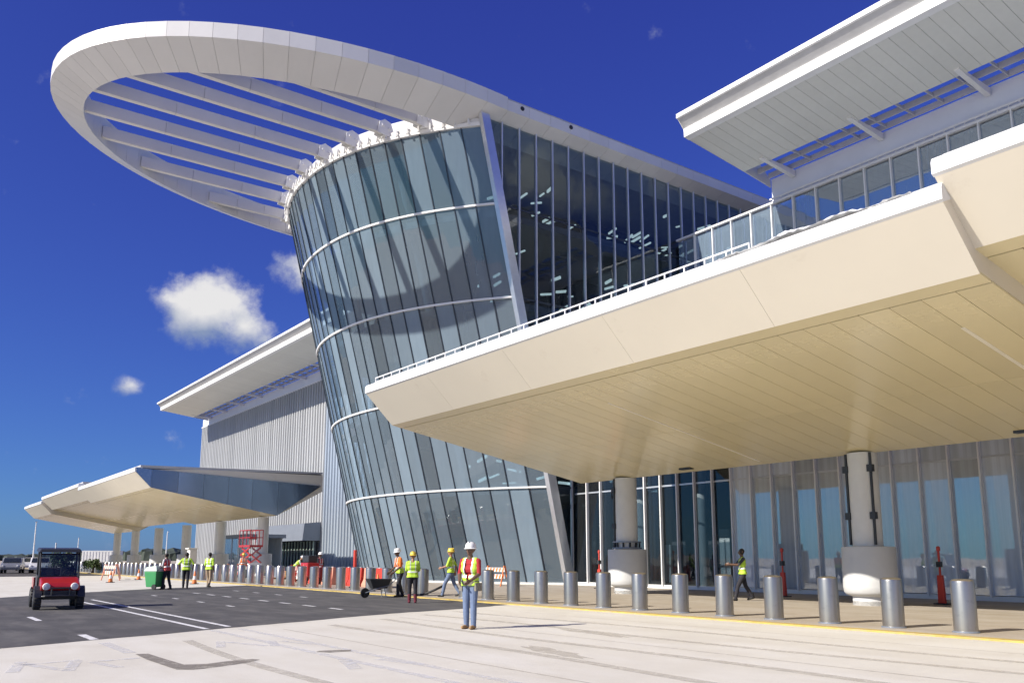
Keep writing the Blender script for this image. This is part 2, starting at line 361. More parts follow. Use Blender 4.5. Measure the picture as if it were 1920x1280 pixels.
        if smooth:
            me.polygons.foreach_set('use_smooth', [True]*len(me.polygons))
            if smooth != 'all':
                try: me.set_sharp_from_angle(angle=R(38))
                except Exception: pass
        me.materials.append(M[m])
        o = bpy.data.objects.new(name, me); C.objects.link(o)
        if parent is not None: o.parent = parent
        else:
            o.rotation_euler = (0, 0, ROTZ)
        return o
def wb(mb, name, m, smooth=False, **k):
    """top-level mesh drawn in world coordinates"""
    t = MB(); t.v = mb.v; t.f = mb.f
    me = bpy.data.meshes.new(name); me.from_pydata(t.v, [], t.f); me.update(); me.materials.append(M[m])
    o = bpy.data.objects.new(name, me); C.objects.link(o); return o
def inst(o, du=0., dv=0., dz=0., parent=None, frame=True):
    c = o.copy(); C.objects.link(c); c.parent = parent if parent is not None else o.parent
    c.location = o.location + Vector((-du if frame else du, dv, dz)); return c
def copy_tree(o, parent=None):
    c = o.copy(); C.objects.link(c); c.parent = parent
    if o in BASE: BASE[c] = BASE[o]
    for ch in list(o.children): copy_tree(ch, c)
    return c

# ================================================================== GROUND
def sheet(name, pts, z, m, parent=None):
    mb = MB(); mb.v = [(a, b, z) for a, b in pts]; mb.f = [tuple(range(len(pts)))]
    o = mb.build(name, m, parent, recalc=False)
    me = o.data
    if me.polygons[0].normal.z < 0: me.flip_normals()
    return o
g = sheet('ground', [(-3000, -3000), (6000, -3000), (6000, 6000), (-3000, 6000)], -.03, 'sand'); g['kind'] = 'structure'
apron = sheet('concrete_apron', [(-60, -60), (80, -60), (80, 16.6), (-60, 16.6)], 0, 'concrete'); apron['kind'] = 'structure'
far_road = sheet('far_road', [(80, -60), (320, -60), (320, 16.6), (80, 16.6)], -.004, 'asphalt_worn'); far_road['kind'] = 'structure'
asp = [(15.6, -1.2), (17.0, 1.8), (19.1, 6.6), (21.2, 11.4), (22.0, 14.3), (22.9, 16.58), (47.4, 16.58), (46.6, 15.2), (45.3, 11.6), (41.9, 7.3), (38.6, 4.1), (33.5, -1.2), (24, -12), (14, -12)]
def ragged(pts, amp, step, seed):
    r0 = random.Random(seed); out = []
    for i in range(len(pts)):
        p, q = Vector(pts[i]), Vector(pts[(i+1) % len(pts)]); n = max(1, int((q-p).length/step)); nr = Vector((-(q-p).y, (q-p).x)).normalized()
        for k in range(n): out.append(tuple(p.lerp(q, k/n)+(nr*r0.uniform(-amp, amp) if k else Vector((0, 0)))))
    return out
asp = ragged(asp, .05, .35, 2)
road = sheet('asphalt_road', asp, .004, 'asphalt'); road['kind'] = 'structure'
walk = MB().box(-60, 320, 16.92, 31, -.03, .03).build('sidewalk', 'sidewalk'); walk['kind'] = 'structure'
kerb = MB().box(-60, 320, 16.6, 16.9, -.03, .036).build('kerb', 'yellow_paint', bevel=.01); kerb['kind'] = 'structure'
plaza = sheet('building_floor', [(-60, 31), (150, 31), (150, 75), (-60, 75)], .01, 'sidewalk'); plaza['kind'] = 'structure'
def mark(u0, u1, v0, v1, z=.009, m='road_paint', name='lane_line', par=None):
    return sheet(name, [(u0, v0), (u1, v0), (u1, v1), (u0, v1)], z, m, par)
# double line, dashes: painted parts of the road they lie on
BASE[road] = BASE[apron] = (0, 0, 0)
for vv in (5.72, 6.32):
    mark(18.9 if vv < 6 else 19.3, 34.5, vv, vv+.13, par=road)
    mark(6, 18.6, vv, vv+.16, .005, 'ghost_paint', par=apron)
for k in range(8): mark(23.6+k*2.0, 24.5+k*2.0, 11.05, 11.19, name='lane_dash', par=road)
for k in range(4): mark(27.0+k*3.1, 27.7+k*3.1, 9.0, 9.12, name='lane_dash', par=road)
for k in range(4): mark(31.5+k*2.6, 32.2+k*2.6, 13.3, 13.42, name='lane_dash', par=road)
mark(23.7, 25.4, 3.2, 3.34, name='lane_dash', par=road); mark(17.7, 19.0, 3.3, 3.46, name='lane_dash', par=road)
mark(15.0, 17.0, 3.3, 3.5, .005, 'ghost_paint', 'lane_dash', apron)
# worn lettering in the foreground, too faded to read, and stains
for (a, b, w, l, t) in [(14.0, 1.7, .16, 1.3, .2), (13.8, 2.0, .16, 1.2, -.3), (13.7, 2.35, .16, 1.2, .25), (13.6, 2.75, .14, 1.0, -.2), (14.3, 2.2, .13, .8, 1.3), (14.1, 3.0, .13, .7, 1.4),
                        (15.5, 5.0, .16, 1.1, .3), (15.3, 5.4, .16, 1.1, -.3), (15.1, 5.8, .16, 1.0, .3), (15.0, 6.2, .14, 1.0, -.2), (11.6, 5.6, .2, 1.2, .3), (11.4, 6.3, .18, 1.0, -.2)]:
    ca, sa = math.cos(t), math.sin(t)
    sheet('worn_letter_stroke', [(a+ca*x-sa*y, b+sa*x+ca*y) for x, y in ((-l/2, -w/2), (l/2, -w/2), (l/2, w/2), (-l/2, w/2))], .0055, 'ghost_paint', apron)
sheet('water_stain', [(14.75, 3.42), (13.9, 3.38), (13.0, 3.40), (12.4, 3.42), (12.25, 3.6), (12.35, 3.95), (12.62, 4.5), (12.85, 4.75), (13.0, 4.68), (12.95, 4.3), (12.8, 3.95), (12.9, 3.66), (13.8, 3.62), (14.7, 3.60)], .0062, 'wet_stain', apron)
sheet('water_stain', [(13.35, 5.85), (13.15, 6.0), (13.12, 6.35), (13.3, 6.45), (13.45, 6.2), (13.47, 5.95)], .0062, 'wet_stain', apron)
rs = random.Random(3)
for (a, b, l, w, an) in [(11.2, 9.0, 2.4, .5, .2), (13.4, 11.8, 2.6, .4, .1)]:
    pts = []
    for k in range(22):
        t = 2*math.pi*k/22; q = rs.uniform(.6, 1.1); x, y = l/2*math.cos(t)*q, w/2*math.sin(t)*q
        pts.append((a+x*math.cos(an)-y*math.sin(an), b+x*math.sin(an)+y*math.cos(an)))
    sheet('faint_stain', pts, .0066, 'dark_stain', apron)

faded_paint('tyre_mark', (.53, .495, .42), .18, .70)
for (vv, a, b, w, sl) in ((8.3, 5, 18.5, .24, .02), (9.9, 5, 19.5, .24, .02), (12.2, 4, 20.3, .22, -.015), (13.7, 4, 21, .22, -.015), (4.4, 6, 16.6, .2, .03)):
    n = 16; top = []; bot = []
    for k in range(n+1):
        uu = a+(b-a)*k/n; vv_ = vv+sl*(uu-a)+.12*math.sin(uu*.5+vv); top.append((uu, vv_+w/2)); bot.append((uu, vv_-w/2))
    sheet('tyre_track', top+bot[::-1], .0048, 'tyre_mark', apron)
faded_paint('seam', (.50, .46, .39), .40, .70)
for vv in (7.1, 10.9, 14.7): mark(2, 18.0 if vv < 8 else 19.8, vv, vv+.03, .0058, 'seam', 'slab_joint', apron)

# ================================================================== GLASS TOWER
LV = [0.03, 5.35, 10.55, 15.76, 20.94, 25.3]
def vf(z): return 30.7-.2277*z
def va(z): return 26.7-.275*z
TU0 = 36.7; TU1 = 61.2; TUC = (TU0+TU1)/2; THW = (TU1-TU0)/2
def drum(s, z, off=0.):
    k = vf(z)-va(z); ss = abs(s)
    p = Vector((TUC+THW*s, va(z)+k*ss**2.15, z))
    if off:
        t = Vector((THW, k*2.15*ss**1.15*(1 if s > 0 else -1), 0)).normalized()
        n = Vector((t.y, -t.x, 0)); p = p+n*off
    return p
tower = thing('glass_tower', TUC, 30.7, 'leaning rounded glass tower carrying the cantilevered white oval roof ring', 'building')
NS = 24
SS = [-1+2*(k/NS) for k in range(NS+1)]
# panes, each set very slightly out of true
rpn = random.Random(17)
for i in range(NS):
    for j in range(5):
        z0, z1 = LV[j]+.055, LV[j+1]-.055
        e = .022/THW
        a, b_, c_, d_ = drum(SS[i]+e, z0), drum(SS[i+1]-e, z0), drum(SS[i+1]-e, z1), drum(SS[i]+e, z1)
        # two lites, the curved face facetted
        q4 = [p+Vector((0, rpn.uniform(-.012, .012), 0)) for p in (a, b_, c_, d_)]
        MB().plate(q4, (0, .03, 0)).build('pane', 'tower_glass', tower)
for i in range(1, NS):
    s = SS[i]; w = .024/THW
    MB().hexa([drum(s-w, LV[0], .05), drum(s+w, LV[0], .05), drum(s+w, LV[0], -.12), drum(s-w, LV[0], -.12),
               drum(s-w, LV[5], .05), drum(s+w, LV[5], .05), drum(s+w, LV[5], -.12), drum(s-w, LV[5], -.12)]).build('mullion', 'dark_mullion', tower)
def arc_band(z0, z1, o0, o1, n=48, s0=-1, s1=1):
    mb = MB(); b = 0
    for k in range(n+1):
        s = s0+(s1-s0)*k/n
        mb.v += [tuple(drum(s, z0, o1)), tuple(drum(s, z0, o0)), tuple(drum(s, z1, o0)), tuple(drum(s, z1, o1))]
    for k in range(n):
        for q in range(4): mb.f.append((k*4+q, k*4+(q+1) % 4, (k+1)*4+(q+1) % 4, (k+1)*4+q))
    mb.f.append((0, 1, 2, 3)); mb.f.append((n*4+3, n*4+2, n*4+1, n*4))
    return mb
for j in range(1, 5): arc_band(LV[j]-.05, LV[j]+.05, .10, -.1).build('floor_band', 'white_trim', tower)
arc_band(LV[0]-.03, LV[0]+.12, .12, -.2).build('base_kerb', 'plinth', tower)
rim = arc_band(25.28, 25.48, .14, -.25).build('rim_beam', 'white_trim', tower)
arc_band(25.5, 25.72, .05, -.6).build('rim_cap', 'white_panel', tower)
# near fin
f0, f1 = drum(-1, 0), drum(-1, 25.9)
MB().hexa([f0+Vector((-.28, -.25, 0)), f0+Vector((.06, -.25, 0)), f0+Vector((.06, .30, 0)), f0+Vector((-.28, .30, 0)),
           f1+Vector((-.28, -.25, 0)), f1+Vector((.06, -.25, 0)), f1+Vector((.06, .30, 0)), f1+Vector((-.28, .30, 0))]).build('corner_fin', 'silver', tower)
# flat side wall
def clip(poly, f):
    out = []
    for i in range(len(poly)):
        p, q = poly[i], poly[(i+1) % len(poly)]; a, b = f(p), f(q)
        if a >= 0: out.append(p)
        if a*b < 0: t = a/(a-b); out.append((p[0]+(q[0]-p[0])*t, p[1]+(q[1]-p[1])*t))
    return out
VG = [24.9+1.22*k for k in range(22)]
LS = [.03, 5.35, 10.55, 15.76, 20.94, 25.86]
for i in range(len(VG)-1):
    for j in range(5):
        pg = clip([(VG[i]+.035, LS[j]+.06), (VG[i+1]-.035, LS[j]+.06), (VG[i+1]-.035, LS[j+1]-.06), (VG[i]+.035, LS[j+1]-.06)], lambda p: p[0]-(vf(p[1])+.32))
        if len(pg) >= 3: MB().poly([(TU0, a, b) for a, b in pg], (.03, 0, 0)).build('side_pane', 'side_glass', tower)
for i in range(1, len(VG)):
    zt = 25.86; zb = .03
    if vf(0)+.3 > VG[i]: zb = (30.7+.34-VG[i])/.2277
    if zb < zt-.3: MB().box(TU0-.10, TU0+.08, VG[i]-.035, VG[i]+.035, zb, zt).build('side_mullion', 'alu', tower)
for j in range(1, 5): MB().box(TU0-.01, TU0+.06, vf(LS[j])+.33, 50.5, LS[j]-.055, LS[j]+.055).build('side_transom', 'dark_mullion', tower)
# inside: floors, core, ceiling, columns, added glowing bars
for j in range(1, 5):
    z = LV[j]; pts = [drum(-.965+1.93*k/24, z, -1.1) for k in range(25)]
    pts = [(max(p.x, TU0+.35), p.y, z-.25) for p in pts] + [(TU1-.4, 50, z-.25), (TU0+.35, 50, z-.25)]
    MB().poly(pts, (0, 0, .4)).build('floor_slab', 'interior_slab', tower)
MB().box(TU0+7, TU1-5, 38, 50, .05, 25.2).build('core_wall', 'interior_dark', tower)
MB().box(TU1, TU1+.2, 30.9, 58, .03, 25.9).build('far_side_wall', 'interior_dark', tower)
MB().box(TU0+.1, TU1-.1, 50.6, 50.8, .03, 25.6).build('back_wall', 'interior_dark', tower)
for s in (-.85, -.55, -.25, .05, .35, .65):
    a, b_ = drum(s, .04, -1.8), drum(s, 25.1, -1.8); MB().tube([a, b_], .22, 10).build('inner_column', 'interior_slab', tower, smooth=True)
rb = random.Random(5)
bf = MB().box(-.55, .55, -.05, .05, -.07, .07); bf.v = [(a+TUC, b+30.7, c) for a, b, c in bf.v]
bf0 = bf.build('added_glow_bar', 'glow_dash', tower)  # made-up self-lit bars standing in for pale reflections in the side glass
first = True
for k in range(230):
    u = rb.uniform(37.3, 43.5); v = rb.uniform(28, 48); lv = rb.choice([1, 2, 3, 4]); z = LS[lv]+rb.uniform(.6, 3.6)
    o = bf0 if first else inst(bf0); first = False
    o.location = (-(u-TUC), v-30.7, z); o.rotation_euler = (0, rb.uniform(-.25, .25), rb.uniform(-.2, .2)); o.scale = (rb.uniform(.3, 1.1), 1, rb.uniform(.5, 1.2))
# ---- roof ring
ZT, ZO, ZI = 27.0, 26.2, 25.36
def ring_path():
    pts = []
    for k in range(22): pts.append((35.9, 58-k*32/21.))
    n = 46
    for k in range(1, n):
        ph = -math.pi/2+math.pi*k/n
        v = 26-21.2*math.cos(ph); u = 48.7-.075*(26-v)+12.8*math.sin(ph); pts.append((u, v))
    for k in range(22): pts.append((61.5, 26+k*32/21.))
    return pts
RP = ring_path()
def rnorm(i):
    a = RP[max(i-1, 0)]; b = RP[min(i+1, len(RP)-1)]; t = Vector((b[0]-a[0], b[1]-a[1])).normalized(); return Vector((-t.y, t.x))
for i in range(len(RP)):
    pass
cen = Vector((48.7, 30))
RN = []
for i, p in enumerate(RP):
    n = rnorm(i)
    if n.dot(cen-Vector(p)) < 0: n = -n
    RN.append(n)
W = 2.15
def rp(i, inw, z):
    if inw > 1: inw -= .5*max(0, min(1, (24-RP[i][1])/18))
    p = Vector(RP[i])+RN[i]*inw; return Vector((p.x, p.y, z))
core = MB()
for i in range(len(RP)):
    core.v += [tuple(rp(i, .05, ZT-.05)), tuple(rp(i, .05, ZO+.05)), tuple(rp(i, W-.05, ZI+.06)), tuple(rp(i, W-.05, ZT-.05))]
for i in range(len(RP)-1):
    for q in range(4): core.f.append((i*4+q, i*4+(q+1) % 4, (i+1)*4+(q+1) % 4, (i+1)*4+q))
ring = core.build('roof_ring', 'ring_core', tower)
def seg(i, f, g=.007):
    """points of the section at both ends of segment i with a small open joint"""
    a0, b0 = f(i), f(i+1); d = (b0-a0).normalized()*g; return a0+d, b0-d
for i in range(len(RP)-1):
    drop = .16 if i < 21 else 0.
    # outer face
    a, b = seg(i, lambda k: rp(k, 0, ZO)); c, d = seg(i, lambda k: rp(k, 0, ZT-drop)); nn = (RN[i]+RN[i+1])/2*.04; off = (nn.x, nn.y, 0)
    MB().plate([a, b, d, c], off).build('edge_panel', 'white_panel', ring)
    a, b = seg(i, lambda k: rp(k, .01, ZO-.004)); c, d = seg(i, lambda k: rp(k, W, ZI-.004))
    MB().plate([a, b, d, c], (0, 0, .04)).build('underside_panel', 'white_panel', ring)
    if i >= 20 and i < 68:
        a, b = seg(i, lambda k: rp(k, W, ZI+.03)); c, d = seg(i, lambda k: rp(k, W, ZT))
        MB().plate([a, b, d, c], (-off[0], -off[1], 0)).build('inner_panel', 'white_panel', ring)
    a, b = seg(i, lambda k: rp(k, .045, ZT-.045-drop)); c, d = seg(i, lambda k: rp(k, W-.05, ZT-.045))
    MB().plate([a, b, d, c], (0, 0, .04)).build('top_panel', 'white_panel', ring)
for vv in (27.0, 30.6):
    MB().lathe([(.13, 35.86), (.13, 35.895)], vv, 26.62, 14, axis='x').build('fixing_plate', 'black_paint', ring)
# tower roof deck behind the rim
deck = [drum(-.99+1.98*k/24, 25.6, -.5) for k in range(25)]
MB().poly([(p.x, p.y, 25.74) for p in deck]+[(TU1, 58, 25.74), (TU0+.2, 58, 25.74)], (0, 0, .9)).build('roof_deck', 'roof_grey', tower)
# blades
def inner_v(u):
    best = 99
    for i in range(21, 68):
        p, q = rp(i, W-.06, 0), rp(i+1, W-.06, 0)
        if (p.x-u)*(q.x-u) <= 0 and p.x != q.x:
            t = (u-p.x)/(q.x-p.x); best = min(best, p.y+(q.y-p.y)*t)
    return best
for bu in (39.4, 41.6, 43.9, 46.4, 49.0, 51.7, 54.4, 57.2):
    v0 = inner_v(bu); s = (bu-TUC)/THW; v1 = drum(s, 25.6).y-.15
    bl = MB().box(bu-.13, bu+.13, v0, v1, 25.80, 26.30).build('roof_blade', 'ring_core', tower)
    n = 3
    for k in range(n):
        a, b = v0+(v1-v0)*k/n+.012, v0+(v1-v0)*(k+1)/n-.012
        MB().hexa([(bu-.15, a, 25.70), (bu+.15, a, 25.70), (bu+.15, b, 25.70), (bu-.15, b, 25.70), (bu-.17, a, 26.38), (bu+.17, a, 26.38), (bu+.17, b, 26.38), (bu-.17, b, 26.38)]).build('blade_panel', 'white_panel', bl)
    # bracket at the rim
    br = MB()
    for du in (-.24, .24):
        br.poly([(bu+du-.025, v1-.55, 25.6), (bu+du-.025, v1-.42, 26.3), (bu+du-.025, v1-.1, 26.5), (bu+du-.025, v1+.3, 26.35), (bu+du-.025, v1+.5, 25.8), (bu+du-.025, v1+.1, 25.5)], (.05, 0, 0))
    br.tube([(bu-.34, v1-.2, 26.1), (bu+.34, v1-.2, 26.1)], .09, 10); br.tube([(bu-.34, v1+.2, 26.0), (bu+.34, v1+.2, 26.0)], .09, 10)
    br.box(bu-.27, bu+.27, v1-.1, v1+.5, 25.5, 25.62)
    br.build('blade_bracket', 'white_trim', tower)
for k in range(40):
    s = -.95+1.9*k/39; p = drum(s, 25.3, .3); q = drum(s, 25.75, .12)
    MB().bar(p, q, .09, .09).build('rim_cleat', 'white_trim', tower)

# ================================================================== TERMINAL WINGS
WV = 40.3
def mitred_roof(name, par, u0, u1, planks, nm, brk):
    """over-hanging wing-shaped roof between u0 and u1 with ribbed soffit, slot and brackets"""
    rf = MB().prism_u([(32.45, 24.96), (32.45, 24.80), (32.98, 24.38), (33.0, 23.98), (37.9, 23.36), (37.9, 25.3)], u0, u1).build('roof', 'roof_grey', par)
    MB().prism_u([(40.75, 23.3), (60, 23.3), (60, 24.1), (40.75, 23.62)], u0, u1).build('roof_back', 'roof_grey', rf)
    MB().prism_u([(32.36, 25.06), (32.36, 24.82), (32.44, 24.78), (32.44, 25.0), (34, 25.2), (34, 25.3)], u0-.03, u1+.03).build('roof_lip', 'white_trim', rf)
    MB().prism_u([(32.96, 24.40), (32.90, 24.36), (32.92, 23.90), (33.3, 23.84), (33.3, 23.94), (32.99, 23.97)], u0-.02, u1+.02).build('edge_trim', 'white_trim', rf)
    n = int((u1-u0)/planks); w = (u1-u0)/n
    ref = MB().prism_u([(33.32, 23.90), (33.32, 23.935), (37.9, 23.352), (37.9, 23.31)], u0+.009, u0+w-.009).build('soffit_plank', 'roof_soffit', rf)
    for k in range(1, n): inst(ref, du=k*w)
    # slot with lattice
    for vv in (38.0, 39.0, 40.0): MB().box(u0+.1, u1-.1, vv-.05, vv+.05, 23.42, 23.72).build('slot_rail', 'roof_grey', rf)
    ref = MB().box(u0+.2, u0+.26, 38.0, 40.1, 23.45, 23.6).build('slot_louvre', 'roof_grey', rf)
    m_ = int((u1-u0)/1.5)
    for k in range(1, m_): inst(ref, du=k*1.5)
    k = 0
    ref = None
    while u1-1.6-k*brk > u0:
        uu = u1-1.6-k*brk
        mb = MB().prism_u([(37.3, 23.42), (37.3, 23.30), (40.25, 23.02), (40.25, 23.4)], uu-.12, uu+.12)
        mb.build('bracket', 'white_trim', rf); k += 1
    MB().poly([(u1+.02, a, b) for a, b in [(32.5, 24.95), (32.5, 24.85), (33.0, 24.3), (33.0, 23.95), (37.9, 23.34), (40.3, 23.0), (40.3, 23.5), (38, 25.2), (36, 25.0)]], (.05, 0, 0)).build('end_trim', 'roof_soffit', rf)
    return rf
wing = thing('terminal_wing', 10, 40.3, 'glazed terminal wing with white overhanging roof at the right of the glass tower', 'building')
mitred_roof('roof', wing, -22, 29.2, .6, 0, 5.4)
MB().box(-22, 29.2, WV+.05, WV+.4, 22.0, 23.5).build('upper_wall', 'shade_blue_wall', wing)
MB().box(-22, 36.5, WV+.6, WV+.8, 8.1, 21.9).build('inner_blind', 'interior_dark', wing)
MB().box(-22, 36.6, 31.2, WV+4, 7.9, 8.1).build('terrace_slab', 'interior_slab', wing)
PU = 1.48
npn = int((36.6+22)/PU)
ref = MB().box(36.6-PU+.04, 36.6-.04, WV, WV+.03, 8.3, 21.8).build('upper_pane', 'wing_glass', wing)
for k in range(1, npn): inst(ref, du=-k*PU)
ref = MB().box(36.6-PU-.035, 36.6-PU+.035, WV-.16, WV+.06, 8.2, 21.95).build('upper_mullion', 'white_trim', wing)
for k in range(1, npn): inst(ref, du=-k*PU)
MB().box(-22, 36.6, WV-.2, WV+.05, 21.88, 22.0).build('head_rail', 'white_trim', wing)
MB().box(-22, 29.2, WV-.22, WV-.16, 22.12, 22.22).build('head_rail', 'white_trim', wing)
ref = MB().box(28.9, 28.94, WV-.21, WV-.17, 22.0, 22.12).build('rail_post', 'white_trim', wing)
for k in range(1, 100): inst(ref, du=-k*.5)
# ground-floor front under the canopy
SV = 31.0; GP = 1.1; GU = 36.4
ng = 38
rp_ = MB().box(GU-GP+.03, GU-.03, SV, SV+.03, .22, 4.95).build('shop_pane', 'entry_glass', wing)
rq_ = MB().box(GU-GP+.03, GU-.03, SV, SV+.03, 5.03, 6.3).build('shop_pane', 'entry_glass', wing)
sp_ = None
for k in range(1, ng):
    if k <= 9: inst(rp_, du=-k*GP); inst(rq_, du=-k*GP)
    elif k == 10:
        sp_ = MB().box(GU-(k+1)*GP+.03, GU-k*GP-.03, SV, SV+.03, .22, 4.95).build('shop_pane', 'shop_glass', wing)
        sq_ = MB().box(GU-(k+1)*GP+.03, GU-k*GP-.03, SV, SV+.03, 5.03, 6.3).build('shop_pane', 'shop_glass', wing)
    else: inst(sp_, du=-(k-10)*GP); inst(sq_, du=-(k-10)*GP)
ref = MB().box(GU-GP-.03, GU-GP+.03, SV-.16, SV+.06, .15, 6.4).build('shop_mullion', 'white_trim', wing)
for k in range(1, ng): inst(ref, du=-k*GP)
MB().box(GU-ng*GP, GU, SV-.02, SV+.05, 4.95, 5.03).build('shop_transom', 'mid_mullion', wing)
MB().box(GU-ng*GP, GU, SV-.05, SV+.05, .03, .2).build('shop_kerb', 'white_trim', wing)
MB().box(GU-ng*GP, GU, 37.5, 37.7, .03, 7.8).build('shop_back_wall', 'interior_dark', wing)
MB().box(GU-ng*GP, GU, 31.1, 37.5, 6.45, 6.6).build('shop_ceiling', 'interior_slab', wing)
rr = random.Random(9)
for k in range(9):
    uu = GU-2-k*4.4; MB().lathe([(.3, .03), (.3, 6.4)], uu, 34.2+rr.uniform(-.5, .5), 14).build('shop_column', 'interior_light', wing, smooth=True)
for k in range(10):
    uu = GU-1-k*3.9+rr.uniform(-1, 1); MB().box(uu-.35, uu+.35, 37.3, 37.45, .1, rr.uniform(2.2, 3.4)).build('pale_doorway', 'interior_light', wing)  # pale upright panel against the dark back wall

# far wing
wing2 = thing('clad_wing', 100, 40.3, 'ribbed grey metal clad terminal wing beyond the glass tower', 'building')
mitred_roof('roof', wing2, 66.8, 137, 1.4, 0, 7.5)
MB().box(66.8, 140, WV+.05, WV+.4, 22.2, 23.5).build('upper_wall', 'shade_blue_wall', wing2)
MB().box(66.8, 140, WV+.3, 60, .03, 22.3).build('backing_wall', 'interior_slab', wing2)
MB().box(66.8, 140.05, WV-.12, WV+.1, 22.1, 22.28).build('head_trim', 'white_trim', wing2)
prof = [(0, 0), (.05, -.16), (.36, -.16), (.41, 0), (.75, 0), (.80, -.16), (1.11, -.16), (1.16, 0), (1.5, 0)]
def clad_panel(u0, m, nm):
    pts = [(u0+a, WV+b, 0) for a, b in prof]
    mb = MB(); n = len(pts)
    poly = [(a, b, .05) for a, b, _ in pts]+[(u0+1.5, WV+.06, .05), (u0, WV+.06, .05)]
    return mb.poly(poly, (0, 0, 22.1)).build(nm, m, wing2)
ra = clad_panel(91.5, 'clad', 'cladding_panel')
for k in range(1, 32): inst(ra, du=k*1.515)
rc = clad_panel(90.0-1.515*0, 'clad_blue', 'blue_cladding_panel')
for k in range(1, 15): inst(rc, du=-k*1.515)
# hood over the service gate with dark slats
MB().prism_u([(38.0, 3.4), (38.2, 5.3), (40.1, 5.5), (40.1, 3.4)], 91.6, 106.8).build('gate_hood', 'grey_metal', wing2)
gate = MB().box(91.8, 106.6, 39.6, 39.8, .05, 3.4).build('service_gate', 'interior_dark', wing2)
ref = MB().box(91.9, 92.05, 39.45, 39.58, .08, 3.35).build('gate_slat', 'pale_green', gate)
for k in range(1, 17): inst(ref, du=k*.9)

